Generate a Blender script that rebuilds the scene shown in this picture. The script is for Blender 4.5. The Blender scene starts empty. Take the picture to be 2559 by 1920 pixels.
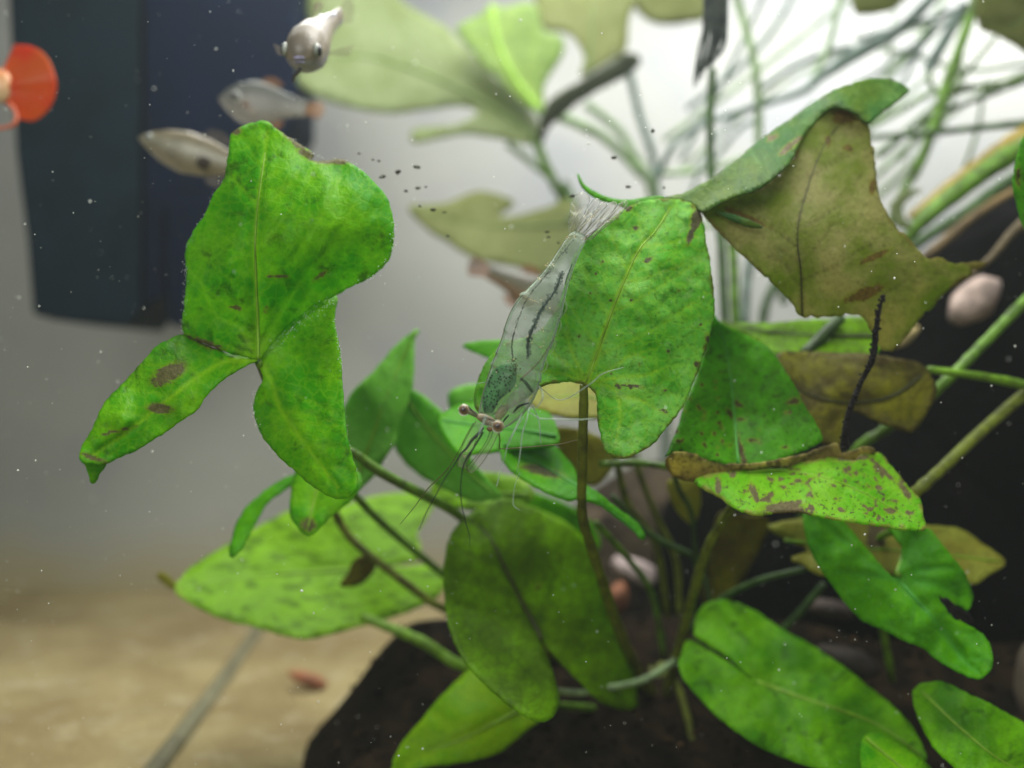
import bpy, math, random
import numpy as np
from mathutils import Vector, Matrix
from mathutils.geometry import delaunay_2d_cdt

random.seed(7)
RNG = np.random.default_rng(11)
S = bpy.context.scene
COL = S.collection

# ------------------------------------------------------------------ camera, world, lamps, exposure
K = 1.02                     # frame width divided by distance (54 degree lens)
cam_d = bpy.data.cameras.new('camera')
cam = bpy.data.objects.new('camera', cam_d); COL.objects.link(cam)
cam.location = (0, 0, 0); cam.rotation_euler = (math.radians(90), 0, 0)
cam_d.sensor_width = 36; cam_d.lens = 18 / (K / 2)
cam_d.clip_start = 0.02; cam_d.clip_end = 200
cam_d.dof.use_dof = True; cam_d.dof.focus_distance = 1.55
cam_d.dof.aperture_fstop = (cam_d.lens * 1e-3) / 0.040
S.camera = cam

w = bpy.data.worlds.new('World'); S.world = w; w.use_nodes = True
bg = w.node_tree.nodes['Background']
bg.inputs['Color'].default_value = (0.92, 0.96, 1.0, 1); bg.inputs['Strength'].default_value = 0.16

def lamp(name, loc, target, sx, sy, watts, col):
    l = bpy.data.lights.new(name, 'AREA'); l.shape = 'RECTANGLE'; l.size = sx; l.size_y = sy
    l.energy = watts; l.color = col
    o = bpy.data.objects.new(name, l); COL.objects.link(o)
    o.location = loc
    o.rotation_euler = (Vector(target) - Vector(loc)).to_track_quat('-Z', 'Y').to_euler()
    return o
lamp('tank_lamp', (0.2, 2.0, 1.75), (0.1, 1.9, 0), 3.2, 0.9, 98, (1.0, 0.98, 0.92))
lamp('front_fill', (-1.6, -2.6, 1.9), (0, 1.8, -0.1), 2.4, 2.0, 118, (1.0, 0.98, 0.92))  # soft fill added behind the camera to brighten the leaf fronts
lamp('rear_tank_lamp', (1.2, 3.45, 1.75), (1.0, 4.2, 0.35), 2.8, 0.5, 72, (1.0, 0.965, 0.975))

S.view_settings.view_transform = 'Standard'
S.view_settings.look = 'None'; S.view_settings.exposure = 0.22; S.view_settings.gamma = 1.0
S.view_settings.use_curve_mapping = False
S.render.engine = 'CYCLES'
S.cycles.use_denoising = True
S.cycles.max_bounces = 10; S.cycles.transparent_max_bounces = 24; S.cycles.volume_bounces = 1
S.cycles.caustics_reflective = False; S.cycles.caustics_refractive = False

# ------------------------------------------------------------------ basic helpers
def P(px, py, d):
    """point seen at photo pixel (2559x1920) lying d ahead of the camera"""
    return Vector(((px - 1279.5) / 2559 * K * d, d, -(py - 960) / 2559 * K * d))
def Pn(a, d):
    a = np.asarray(a, float); d = np.asarray(d, float)
    return np.stack([(a[:, 0] - 1279.5) / 2559 * K * d, d, -(a[:, 1] - 960) / 2559 * K * d], 1)
def pix(r, d): return r / 2559 * K * d

def lin(r, g, b):
    f = lambda c: (c / 255 / 12.92) if c / 255 <= 0.04045 else ((c / 255 + 0.055) / 1.055) ** 2.4
    return (f(r), f(g), f(b), 1)

def tag(o, label=None, cat=None, group=None, kind=None):
    if label: o['label'] = label
    if cat: o['category'] = cat
    if group: o['group'] = group
    if kind: o['kind'] = kind
    return o
def thing(name, loc, label, cat, group=None):
    o = bpy.data.objects.new(name, None); COL.objects.link(o)
    o.location = loc; o.empty_display_size = 0.05
    return tag(o, label, cat, group)
def origin(o):
    v = Vector((0, 0, 0))
    while o is not None:
        v += o.location; o = o.parent
    return v
def mk(name, verts, faces, m, parent=None, smooth=True):
    me = bpy.data.meshes.new(name)
    verts = np.asarray(verts, float)
    if parent is not None: verts = verts - np.array(origin(parent))
    me.from_pydata(verts.tolist(), [], [list(map(int, f)) for f in faces])
    if smooth: me.polygons.foreach_set('use_smooth', [True] * len(me.polygons))
    if m: me.materials.append(m)
    me.update()
    o = bpy.data.objects.new(name, me); COL.objects.link(o)
    if parent is not None: o.parent = parent
    return o

class Geo:
    """collects pieces that become one mesh"""
    def __init__(s): s.v = []; s.f = []; s.n = 0
    def add(s, v, f):
        v = np.asarray(v, float); s.v.append(v); s.f += [[i + s.n for i in q] for q in f]; s.n += len(v)
    def mk(s, name, m, parent=None, smooth=True): return mk(name, np.concatenate(s.v), s.f, m, parent, smooth)

def catmull(pts, n=8, closed=False):
    p = np.asarray(pts, float); N = len(p); out = []
    if N == 2 and not closed:
        t = np.linspace(0, 1, n + 1)[:, None]; return p[0] * (1 - t) + p[1] * t
    for i in range(N if closed else N - 1):
        if closed: a, b, c, d = p[(i - 1) % N], p[i], p[(i + 1) % N], p[(i + 2) % N]
        else:
            b, c = p[i], p[i + 1]
            a = p[i - 1] if i else 2 * b - c
            d = p[i + 2] if i + 2 < N else 2 * c - b
        for k in range(n):
            t = k / n
            out.append(0.5 * ((2 * b) + (c - a) * t + (2 * a - 5 * b + 4 * c - d) * t * t + (3 * b - a - 3 * c + d) * t ** 3))
    if not closed: out.append(p[-1])
    return np.array(out)

def resample(p, step, closed=False):
    q = np.vstack([p, p[:1]]) if closed else p
    s = np.r_[0, np.cumsum(np.linalg.norm(np.diff(q, axis=0), axis=1))]
    n = max(3, int(round(s[-1] / step)))
    t = np.linspace(0, s[-1], n + 1)
    r = np.stack([np.interp(t, s, q[:, k]) for k in range(q.shape[1])], 1)
    return r[:-1] if closed else r

def tube_geo(pts, rad, sides=8, flat=1.0, caps=True):
    p = np.asarray(pts, float); n = len(p)
    rad = np.broadcast_to(np.asarray(rad, float), (n,))
    t = np.gradient(p, axis=0); t /= np.linalg.norm(t, axis=1)[:, None] + 1e-12
    up = np.array([0, 1, 0.0]) if abs(t[0][1]) < 0.9 else np.array([0, 0, 1.0])
    V = []; u = None
    for i in range(n):
        u = up - t[i] * np.dot(up, t[i]) if u is None else u - t[i] * np.dot(u, t[i])
        u /= np.linalg.norm(u) + 1e-12
        b = np.cross(t[i], u)
        for k in range(sides):
            a = 2 * math.pi * k / sides
            V.append(p[i] + rad[i] * (math.cos(a) * u * flat + math.sin(a) * b))
    F = []
    for i in range(n - 1):
        for k in range(sides):
            k2 = (k + 1) % sides
            F.append([i * sides + k, i * sides + k2, (i + 1) * sides + k2, (i + 1) * sides + k])
    if caps:
        F.append(list(range(sides))[::-1]); F.append([(n - 1) * sides + k for k in range(sides)])
    return np.array(V), F

def stem(name, pts, r, m, parent, sides=8, wob=0.0, n=7):
    """pts: (px, py, depth); r: radius in photo pixels, one or one per point"""
    p = np.array(pts, float); p[:, 2] *= MUL
    rr = np.broadcast_to(np.asarray(r, float), (len(p),))[:, None]
    c = catmull(np.hstack([p, rr]), n)
    if wob:
        c[:, :2] += np.cumsum(RNG.normal(0, wob * 0.4, (len(c), 2)), 0) * 0.4
        c[:, 3] *= 1 + RNG.normal(0, 0.05, len(c))
    v, f = tube_geo(Pn(c[:, :2], c[:, 2]), c[:, 3] / 2559 * K * c[:, 2], sides)
    return mk(name, v, f, m, parent)

_ico = None
def ico(sub=1):
    import bmesh
    bm = bmesh.new(); bmesh.ops.create_icosphere(bm, subdivisions=sub, radius=1)
    v = np.array([x.co[:] for x in bm.verts]); f = [[q.index for q in t.verts] for t in bm.faces]
    bm.free(); return v, f
ICO1, ICO2, ICO3, ICO5 = ico(1), ico(2), ico(3), ico(5)
OCT = (np.array([[1, 0, 0], [-1, 0, 0], [0, 1, 0], [0, -1, 0], [0, 0, 1], [0, 0, -1.0]]),
       [[0, 2, 4], [2, 1, 4], [1, 3, 4], [3, 0, 4], [2, 0, 5], [1, 2, 5], [3, 1, 5], [0, 3, 5]])

def fbm(v, scale, octs=4, seed=0):
    """cheap smooth pseudo noise on points, about -1..1"""
    rg = np.random.default_rng(seed); out = np.zeros(len(v)); amp = 1; s = scale; tot = 0
    for o in range(octs):
        for k in range(5):
            d = rg.normal(size=v.shape[1]); d /= np.linalg.norm(d)
            d2 = rg.normal(size=v.shape[1]); d2 /= np.linalg.norm(d2)
            out += amp * np.sin(v @ d * s * rg.uniform(0.7, 1.4) + rg.uniform(0, 6.28) + 1.3 * np.sin(v @ d2 * s * 0.8 + rg.uniform(0, 6.28))) / 5
        tot += amp; amp *= 0.55; s *= 2.03
    return out / tot * 1.6

# ------------------------------------------------------------------ materials
class NT:
    def __init__(s, name):
        s.m = bpy.data.materials.new(name); s.m.use_nodes = True
        s.t = s.m.node_tree; s.t.nodes.clear(); s.out = s.n('ShaderNodeOutputMaterial')
    def n(s, typ, **kw):
        x = s.t.nodes.new(typ)
        for k, v in kw.items(): setattr(x, k, v)
        return x
    def put(s, sock, v):
        if v is None: return
        if isinstance(v, bpy.types.NodeSocket): s.t.links.new(v, sock)
        else: sock.default_value = v
    def attr(s, name, vec=False):
        a = s.n('ShaderNodeAttribute', attribute_name=name); return a.outputs['Vector' if vec else 'Fac']
    def noise(s, vec, scale, detail=4, rough=0.55, dist=0.0):
        x = s.n('ShaderNodeTexNoise'); s.put(x.inputs['Vector'], vec)
        x.inputs['Scale'].default_value = scale; x.inputs['Detail'].default_value = detail
        x.inputs['Roughness'].default_value = rough; x.inputs['Distortion'].default_value = dist
        return x.outputs['Fac']
    def step(s, v, lo, hi, a=0.0, b=1.0):
        x = s.n('ShaderNodeMapRange', interpolation_type='SMOOTHSTEP'); s.put(x.inputs['Value'], v)
        for i, q in zip(('From Min', 'From Max', 'To Min', 'To Max'), (lo, hi, a, b)): x.inputs[i].default_value = q
        return x.outputs['Result']
    def mixc(s, f, a, b):
        x = s.n('ShaderNodeMix', data_type='RGBA'); s.put(x.inputs[0], f); s.put(x.inputs[6], a); s.put(x.inputs[7], b)
        return x.outputs[2]
    def math(s, op, a, b=0.0):
        x = s.n('ShaderNodeMath', operation=op); s.put(x.inputs[0], a); s.put(x.inputs[1], b); return x.outputs[0]
    def bump(s, h, strength, dist=0.01):
        x = s.n('ShaderNodeBump'); x.inputs['Strength'].default_value = strength; x.inputs['Distance'].default_value = dist
        s.put(x.inputs['Height'], h); return x.outputs['Normal']
    def prin(s, col, rough=0.5, spec=0.4, normal=None, **kw):
        x = s.n('ShaderNodeBsdfPrincipled'); s.put(x.inputs['Base Color'], col); s.put(x.inputs['Roughness'], rough)
        x.inputs['Specular IOR Level'].default_value = spec; s.put(x.inputs['Normal'], normal)
        for k, v in kw.items(): s.put(x.inputs[k.replace('_', ' ')], v)
        return x.outputs[0]
    def mixs(s, f, a, b):
        x = s.n('ShaderNodeMixShader'); s.put(x.inputs[0], f); s.put(x.inputs[1], a); s.put(x.inputs[2], b); return x.outputs[0]
    def done(s, sh): s.t.links.new(sh, s.out.inputs['Surface']); return s.m
    def obj(s):
        return s.n('ShaderNodeTexCoord').outputs['Object']

def leaf_mat(name, c1, c2, vein=(150, 190, 60), spot=(84, 74, 58), stain=0.25, stainc=(40, 62, 18), dots=0.0,
             edge=None, trans=0.55, rough=0.42, veinamt=0.6, fuzz=0.15, film=0.0, dash=0.0, net=0.22, brown=None, dotsc=(42, 46, 20)):
    N = NT(name); co = N.attr('co', True)
    c = N.mixc(N.step(N.noise(co, 0.75, 5, 0.6), 0.36, 0.64), lin(*c1), lin(*c2))
    # cell-like mottling between the smallest veins
    c = N.mixc(N.step(N.noise(co, 9.0, 4, 0.7), 0.35, 0.75, 0.0, 0.35), c, lin(*[int(x * 0.72) for x in c1]))
    # net of the smallest veins
    wob = N.n('ShaderNodeVectorMath', operation='ADD'); N.put(wob.inputs[0], co)
    nv = N.n('ShaderNodeTexNoise'); N.put(nv.inputs['Vector'], co); nv.inputs['Scale'].default_value = 3.0
    sc_ = N.n('ShaderNodeVectorMath', operation='SCALE'); N.put(sc_.inputs[0], nv.outputs['Color']); sc_.inputs['Scale'].default_value = 0.35
    N.put(wob.inputs[1], sc_.outputs[0])
    vo = N.n('ShaderNodeTexVoronoi', feature='DISTANCE_TO_EDGE'); N.put(vo.inputs['Vector'], wob.outputs[0]); vo.inputs['Scale'].default_value = 3.4
    netf = N.step(vo.outputs['Distance'], 0.0, 0.16, 1.0, 0.0)
    c = N.mixc(N.math('MULTIPLY', netf, net), c, lin(*vein))
    if stain:
        f = N.step(N.noise(co, 1.6, 6, 0.68, 0.6), 0.53, 0.70, 0.0, min(1, stain * 2.2))
        c = N.mixc(f, c, lin(*stainc))
    if brown:
        f = N.step(N.noise(co, 0.9, 5, 0.6, 0.3), 0.46, 0.66, 0.0, 0.85)
        c = N.mixc(f, c, lin(*brown))
    if dash:
        mp = N.n('ShaderNodeMapping'); N.put(mp.inputs['Vector'], co)
        mp.inputs['Rotation'].default_value = (0, 0, 0.35); mp.inputs['Scale'].default_value = (1.0, 3.0, 1)
        c = N.mixc(N.step(N.noise(mp.outputs[0], 2.3, 3, 0.5), 0.50, 0.62, 0, dash), c, lin(*stainc))
    c = N.mixc(N.math('MULTIPLY', N.attr('vein'), veinamt), c, lin(*vein))
    if dots:
        c = N.mixc(N.step(N.noise(co, 9.0, 3, 0.6, 0.4), 0.58, 0.66, 0.0, dots), c, lin(*dotsc))
        c = N.mixc(N.step(N.noise(co, 3.6, 5, 0.7, 0.8), 0.60, 0.68, 0.0, dots), c, lin(*spot))
    if edge:
        e = N.math('ADD', N.attr('edge'), N.step(N.noise(co, 2.5, 5, 0.7), 0.3, 0.7, -0.35, 0.75))
        c = N.mixc(N.step(e, 0.0, 0.5, 0.85, 0.0), c, lin(*edge))
    if film: c = N.mixc(N.step(N.noise(co, 2.4, 6, 0.72, 0.5), 0.50, 0.72, 0.0, film), c, lin(140, 184, 110))
    # pale algae film, grain
    c = N.mixc(N.step(N.noise(co, 26.0, 3, 0.8), 0.58, 0.78, 0.0, fuzz), c, lin(150, 180, 130))
    c = N.mixc(N.step(N.attr('spot'), 0.05, 0.55, 0.0, 0.45), c, lin(138, 150, 40))
    sp = N.step(N.math('ADD', N.attr('spot'), N.step(N.noise(co, 4.5, 5, 0.75), 0.2, 0.8, -0.48, 0.40)), 0.38, 0.66, 0.0, 0.9)
    spn = N.mixc(N.step(N.noise(co, 12, 4, 0.7), 0.35, 0.65), lin(*spot), lin(*[min(255, int(x * 1.35)) for x in spot]))
    c = N.mixc(sp, c, spn)
    h = N.math('ADD', N.math('MULTIPLY', N.noise(co, 3.2, 4, 0.6), 1.0), N.math('MULTIPLY', N.noise(co, 14, 3, 0.6), 0.22))
    h = N.math('SUBTRACT', h, N.math('MULTIPLY', netf, 0.12)); nm = N.bump(h, 0.22, 0.012)
    a = N.prin(c, rough, 0.10, nm)
    t = N.n('ShaderNodeBsdfTranslucent'); N.put(t.inputs['Color'], c); N.put(t.inputs['Normal'], nm)
    return N.done(N.mixs(trans, a, t.outputs[0]))

def plain(name, col, rough=0.5, spec=0.4, var=0.35, scale=20, bump=0.0, alpha=None, trans=0.0, col2=None):
    N = NT(name); co = N.obj()
    c2 = lin(*col2) if col2 else lin(*[int(x * (1 - var)) for x in col])
    nz = N.noise(co, scale, 5, 0.65)
    c = N.mixc(N.step(nz, 0.3, 0.7), lin(*col), c2)
    nm = N.bump(nz, bump, 0.02) if bump else None
    sh = N.prin(c, rough, spec, nm)
    if trans:
        t = N.n('ShaderNodeBsdfTranslucent'); N.put(t.inputs['Color'], c); sh = N.mixs(trans, sh, t.outputs[0])
    if alpha is not None:
        tr = N.n('ShaderNodeBsdfTransparent'); sh = N.mixs(alpha, tr.outputs[0], sh)
    return N.done(sh)

def glassy(name, col, lo, hi, rough=0.25, tint=(1, 1, 1, 1)):
    """clear jelly: mostly see-through, denser where the skin is seen edge-on"""
    N = NT(name)
    fr = N.n('ShaderNodeFresnel'); fr.inputs['IOR'].default_value = 1.22
    f = N.step(fr.outputs[0], 0.0, 0.45, lo, hi)
    tr = N.n('ShaderNodeBsdfTransparent'); tr.inputs['Color'].default_value = tint
    nz = N.noise(N.obj(), 60, 4, 0.6)
    c = N.mixc(N.step(nz, 0.3, 0.7), lin(*col), lin(*[int(x * 0.8) for x in col]))
    pr = N.prin(c, rough, 0.5)
    tl = N.n('ShaderNodeBsdfTranslucent'); N.put(tl.inputs['Color'], c)
    return N.done(N.mixs(f, tr.outputs[0], N.mixs(0.45, pr, tl.outputs[0])))

# ------------------------------------------------------------------ leaf builder
def inside(pts, poly):
    x, y = pts[:, 0], pts[:, 1]; r = np.zeros(len(pts), bool)
    px, py = poly[:, 0], poly[:, 1]; j = len(poly) - 1
    for i in range(len(poly)):
        c = ((py[i] > y) != (py[j] > y)) & (x < (px[j] - px[i]) * (y - py[i]) / (py[j] - py[i] + 1e-12) + px[i])
        r ^= c; j = i
    return r
def dist_segs(pts, segs):
    a = segs[:, 0]; b = segs[:, 1]; ab = b - a; L = (ab ** 2).sum(1) + 1e-9
    best = np.full(len(pts), 1e9); idx = np.zeros(len(pts), int)
    for k in range(len(segs)):
        t = np.clip(((pts - a[k]) @ ab[k]) / L[k], 0, 1)
        d = np.linalg.norm(pts - a[k] - t[:, None] * ab[k], axis=1)
        m = d < best; best[m] = d[m]; idx[m] = k
    return best, idx
MUL = 1.0                    # how far back the plant being built stands
class Field:
    """smooth depth over the picture of one leaf, from a few control points"""
    def __init__(s, ctrl):
        c = np.asarray(ctrl, float); s.p = c[:, :2] / 500; s.d = c[:, 2] * MUL; n = len(c)
        if n < 3: s.w = None; return
        r = np.linalg.norm(s.p[:, None] - s.p[None], axis=2)
        Kk = np.where(r > 0, r * r * np.log(r + 1e-9), 0) + np.eye(n) * 0.004
        Q = np.hstack([np.ones((n, 1)), s.p]); A = np.zeros((n + 3, n + 3))
        A[:n, :n] = Kk; A[:n, n:] = Q; A[n:, :n] = Q.T; A[n:, n:] += np.eye(3) * 1e-9
        s.w = np.linalg.solve(A, np.r_[s.d, 0, 0, 0])
    def __call__(s, q):
        q = np.atleast_2d(np.asarray(q, float))[:, :2] / 500
        if s.w is None: return np.full(len(q), s.d.mean())
        r = np.linalg.norm(q[:, None] - s.p[None], axis=2)
        U = np.where(r > 0, r * r * np.log(r + 1e-9), 0)
        return U @ s.w[:len(s.p)] + s.w[-3] + q @ s.w[-2:]

def auto_veins(mid, poly, n=6, ang=52):
    m = resample(catmull(mid, 8), 6); L = len(m); out = []
    T = np.gradient(m, axis=0); T /= np.linalg.norm(T, axis=1)[:, None]
    for k in range(n):
        i = int(L * (0.06 + 0.84 * (k + 0.5) / n))
        for sgn in (-1, 1):
            i2 = min(L - 1, max(0, i + random.randint(-4, 4)))
            a = math.radians(ang + random.uniform(-8, 8)) * sgn
            p = m[i2].copy(); line = [p.copy()]
            for stp in range(60):
                aa = a * (1 - 0.011 * stp)
                d = np.array([T[i2][0] * math.cos(aa) - T[i2][1] * math.sin(aa), T[i2][0] * math.sin(aa) + T[i2][1] * math.cos(aa)])
                p = p + d * 8
                if not inside(p[None], poly)[0]: break
                line.append(p.copy())
            if len(line) > 4: out.append((np.array(line[:-2]), 0.4))
    return out

def leaf(parent, name, outline, depth, mid=None, veins=(), mat=None, spots=(), step=11, pucker=0.006, relief=0.006,
         nveins=6, vw=4.5, label=None, wig=1.3, seed=None, fold=0.0, petiole=None, pet_r=10, pet_mat=None, thick=0.0035,
         extra=(), midrib=True, smooth=6, torn=0.0):
    seed = seed if seed is not None else abs(hash_name(name + str(outline[0]))) % 9999
    rg = np.random.default_rng(seed)
    field = Field(depth)
    V = []; F = []; A = {'vein': [], 'spot': [], 'edge': [], 'co': []}; off = 0
    patches = [(outline, field, mid, veins)] + [(e[0], Field(e[1]), e[2] if len(e) > 2 else None, ()) for e in extra]
    for out, fld, md, vs in patches:
        poly = resample(catmull(out, smooth, True), step, True)
        k = np.arange(len(poly))
        ph = rg.uniform(0, 6.28, 4)
        nrm = np.roll(poly, -1, 0) - np.roll(poly, 1, 0); nrm = np.stack([nrm[:, 1], -nrm[:, 0]], 1)
        nrm /= np.linalg.norm(nrm, axis=1)[:, None] + 1e-9
        wv = wig * (np.sin(k * 0.61 + ph[0]) * 0.5 + np.sin(k * 1.7 + ph[1]) * 0.5 + rg.normal(0, 0.35, len(k)))
        if torn: wv += torn * np.clip(fbm(poly, 0.09, 3, seed) - 0.25, 0, 1) * -14
        poly = poly + nrm * wv[:, None]
        lo, hi = poly.min(0), poly.max(0)
        gx, gy = np.meshgrid(np.arange(lo[0], hi[0], step), np.arange(lo[1], hi[1], step * 0.87))
        gx[1::2] += step / 2
        g = np.stack([gx.ravel(), gy.ravel()], 1); g += rg.uniform(-0.12, 0.12, g.shape) * step
        g = g[inside(g, poly)]
        bs = np.stack([poly, np.roll(poly, -1, 0)], 1)
        de, _ = dist_segs(g, bs); g = g[de > step * 0.55]
        pts = np.vstack([poly, g])
        n = len(poly)
        r = delaunay_2d_cdt([Vector(p) for p in pts], [(i, (i + 1) % n) for i in range(n)], [], 1, 1e-4)
        q = np.array([v[:] for v in r[0]]); tri = r[2]
        # orient towards the camera
        tris = []
        for t in tri:
            a, b, c = q[t[0]], q[t[1]], q[t[2]]
            cr = (b[0] - a[0]) * (c[1] - a[1]) - (b[1] - a[1]) * (c[0] - a[0])
            tris.append([i + off for i in (t if cr < 0 else t[::-1])])
        d = fld(q)
        vn = np.zeros(len(q)); rl = np.zeros(len(q))
        lines = []
        if md is not None: lines.append((catmull(md, 6), 1.0))
        for v in vs: lines.append((catmull(v, 6), 0.6))
        if md is not None and nveins: lines += auto_veins(md, poly, nveins)
        for ln, st in lines:
            ln = np.asarray(ln, float)
            sg = np.stack([ln[:-1], ln[1:]], 1)
            dd, ii = dist_segs(q, sg)
            wd = vw * (0.75 + 1.1 * st) * (1 - 0.6 * ii / max(1, len(sg)))
            pr = np.exp(-(dd / wd) ** 2) * st
            vn = np.maximum(vn, pr)
            rl = np.maximum(rl, np.exp(-(dd / (wd * 2.6)) ** 2) * st)
        de, _ = dist_segs(q, np.stack([poly, np.roll(poly, -1, 0)], 1))
        d = d + pucker * fbm(q, 0.022, 3, seed + 1) + relief * rl
        d = d + 0.018 * fbm(q, 0.012, 2, seed + 2) * np.exp(-de / 35)        # wavy margin
        sp = np.zeros(len(q))
        for s_ in spots:
            cx, cy, rx, ry, an = s_
            an = math.radians(an); dx = q[:, 0] - cx; dy = q[:, 1] - cy
            u = (dx * math.cos(an) + dy * math.sin(an)) / rx; v = (-dx * math.sin(an) + dy * math.cos(an)) / ry
            sp = np.maximum(sp, np.clip(1.5 - np.hypot(u, v), 0, 1))
        V.append(Pn(q, d)); F += tris; off += len(q)
        A['vein'].append(vn); A['spot'].append(sp); A['edge'].append(np.clip(de / 22, 0, 1))
        A['co'].append(np.hstack([q / 100, np.full((len(q), 1), seed * 0.37)]))
    o = mk(name, np.concatenate(V), F, mat, parent)
    me = o.data
    for k in ('vein', 'spot', 'edge'):
        at = me.attributes.new(k, 'FLOAT', 'POINT'); at.data.foreach_set('value', np.concatenate(A[k]).astype(np.float32))
    at = me.attributes.new('co', 'FLOAT_VECTOR', 'POINT'); at.data.foreach_set('vector', np.concatenate(A['co']).astype(np.float32).ravel())
    so = o.modifiers.new('thickness', 'SOLIDIFY'); so.thickness = thick; so.offset = -1
    if label: o['label'] = label
    if mid is not None and midrib:
        c = resample(catmull(mid, 6), 14); dd = field(c) - 0.0005 + pucker * fbm(c, 0.022, 3, seed + 1) + relief
        r_ = np.linspace(vw * 1.0, vw * 0.35, len(c)) / 2559 * K * dd
        v, f = tube_geo(Pn(c, dd), r_, 6)
        mm = mat.copy(); mm.name = mat.name + '_midrib'
        mb = mk('midrib', v, f, MIDRIB.get(mat.name, MIDRIB['default']), o)
    if petiole is not None:
        stem('petiole', petiole, pet_r, pet_mat or STEM_G, o, 10, wob=0.6)
    return o
def hash_name(s):
    h = 7
    for ch in s: h = (h * 31 + ord(ch)) % 1000003
    return h

STEM_G = plain('stalk_green', (94, 138, 30), 0.45, 0.35, 0.45, 30, 0.3, trans=0.15)
STEM_Y = plain('stalk_yellow_green', (112, 160, 30), 0.45, 0.35, 0.3, 30, 0.3, trans=0.2)
STEM_O = plain('stalk_olive', (100, 114, 24), 0.5, 0.3, 0.4, 30, 0.4, trans=0.15)
STEM_D = plain('stalk_dark_green', (58, 88, 40), 0.5, 0.3, 0.4, 30, 0.4, trans=0.1)
STEM_P = plain('stalk_pale_green', (148, 178, 128), 0.5, 0.3, 0.3, 25, 0.3, trans=0.25)
STEM_B = plain('stalk_blue_grey', (106, 128, 116), 0.5, 0.3, 0.35, 25, 0.4, trans=0.15)
MIDRIB = {'default': plain('midrib_light', (132, 182, 40), 0.45, 0.35, 0.2, 30, trans=0.3)}

# ------------------------------------------------------------------ setting: tank floor, back wall, water
N = NT('sand'); co = N.obj()
c = N.mixc(N.step(N.noise(co, 2.2, 5, 0.6), 0.36, 0.64), lin(164, 152, 108), lin(136, 122, 84))
c = N.mixc(N.step(N.noise(co, 11, 4, 0.6), 0.52, 0.7, 0, 0.6), c, lin(176, 170, 138))
c = N.mixc(N.step(N.noise(co, 90, 4, 0.7), 0.4, 0.7, 0, 0.5), c, lin(104, 84, 52))
SAND = N.done(N.prin(c, 0.85, 0.2, N.bump(N.noise(co, 60, 5, 0.7), 0.5, 0.02)))
n = 70
xs = np.linspace(-4, 4, n); ys = np.linspace(-0.6, 4.25, n)
gx, gy = np.meshgrid(xs, ys); q = np.stack([gx.ravel(), gy.ravel()], 1)
z = -0.87 + 0.02 * fbm(q, 2.2, 4, 5)
fl = mk('tank_floor', np.hstack([q, z[:, None]]), [[j * n + i, j * n + i + 1, (j + 1) * n + i + 1, (j + 1) * n + i] for j in range(n - 1) for i in range(n - 1)], SAND)
tag(fl, 'blurred tan sand floor of the tank', kind='structure')

N = NT('back_wall_paint'); co = N.obj()
c = N.mixc(N.step(N.noise(co, 0.8, 4, 0.5), 0.3, 0.7), lin(154, 157, 150), lin(140, 144, 138))
c = N.mixc(N.step(N.noise(co, 2.2, 3, 0.5), 0.45, 0.75, 0, 0.6), c, lin(130, 135, 140))
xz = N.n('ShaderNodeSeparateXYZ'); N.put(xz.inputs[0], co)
foot_z = N.math('ADD', xz.outputs['Z'], N.step(N.noise(co, 1.6, 4, 0.6), 0.2, 0.8, -0.12, 0.12))
c = N.mixc(N.step(foot_z, -0.95, -0.52, 0.95, 0.0), c, lin(150, 142, 106))          # turns tan towards the foot of the wall
WALL = N.done(N.prin(c, 0.7, 0.3))
g = Geo()
def box(x0, x1, y0, y1, z0, z1):
    v = [(x, y, z) for x in (x0, x1) for y in (y0, y1) for z in (z0, z1)]
    return np.array(v, float), [[0, 1, 3, 2], [4, 6, 7, 5], [0, 4, 5, 1], [2, 3, 7, 6], [0, 2, 6, 4], [1, 5, 7, 3]]
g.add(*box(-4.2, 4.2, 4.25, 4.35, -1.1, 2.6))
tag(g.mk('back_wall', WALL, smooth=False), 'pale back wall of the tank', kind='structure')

N = NT('murky_water')
pv = N.n('ShaderNodeVolumePrincipled'); pv.inputs['Color'].default_value = (0.80, 0.92, 0.94, 1)
pv.inputs['Density'].default_value = 0.0068; pv.inputs['Anisotropy'].default_value = 0.2
N.t.links.new(pv.outputs[0], N.out.inputs['Volume'])
g = Geo(); g.add(*box(-5, 5, -3.4, 5.0, -2.2, 2.9))
hz = g.mk('haze', N.m, smooth=False); hz['kind'] = 'stuff'; hz['label'] = 'cloudy water filling the tank'

# ------------------------------------------------------------------ filter box, tube on the sand
BLACK_PL = plain('filter_plastic', (6, 16, 36), 0.6, 0.04, 0.25, 6)
BLACK_P2 = plain('filter_plastic_edge', (13, 28, 37), 0.6, 0.04, 0.25, 6)
def prism(outline, d0, d1, bev=0.0):
    """front outline in photo pixels at distance d0, straight back to d1"""
    o = np.asarray(outline, float); n = len(o)
    a = Pn(o, np.full(n, d0)); b = a.copy(); b[:, 1] = d1
    v = np.vstack([a, b]); f = [list(range(n)), list(range(2 * n - 1, n - 1, -1))]
    f += [[i, i + n, (i + 1) % n + n, (i + 1) % n] for i in range(n)]
    return v, f
def prism_obj(name, outline, d0, d1, m, parent, bev=0.012):
    v, f = prism(outline, d0, d1); o = mk(name, v, f, m, parent, smooth=False)
    b = o.modifiers.new('bevel', 'BEVEL'); b.width = bev; b.segments = 3
    return o
FD = 3.25
fr = thing('filter_box', P(400, 810, FD), 'dark slate internal filter box hanging in the upper left corner', 'aquarium filter')
prism_obj('casing', [(10, -220), (350, -220), (352, 770), (317, 817), (134, 800), (80, 785), (66, 600), (38, 380)], FD, FD + 0.34, BLACK_P2, fr)
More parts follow.
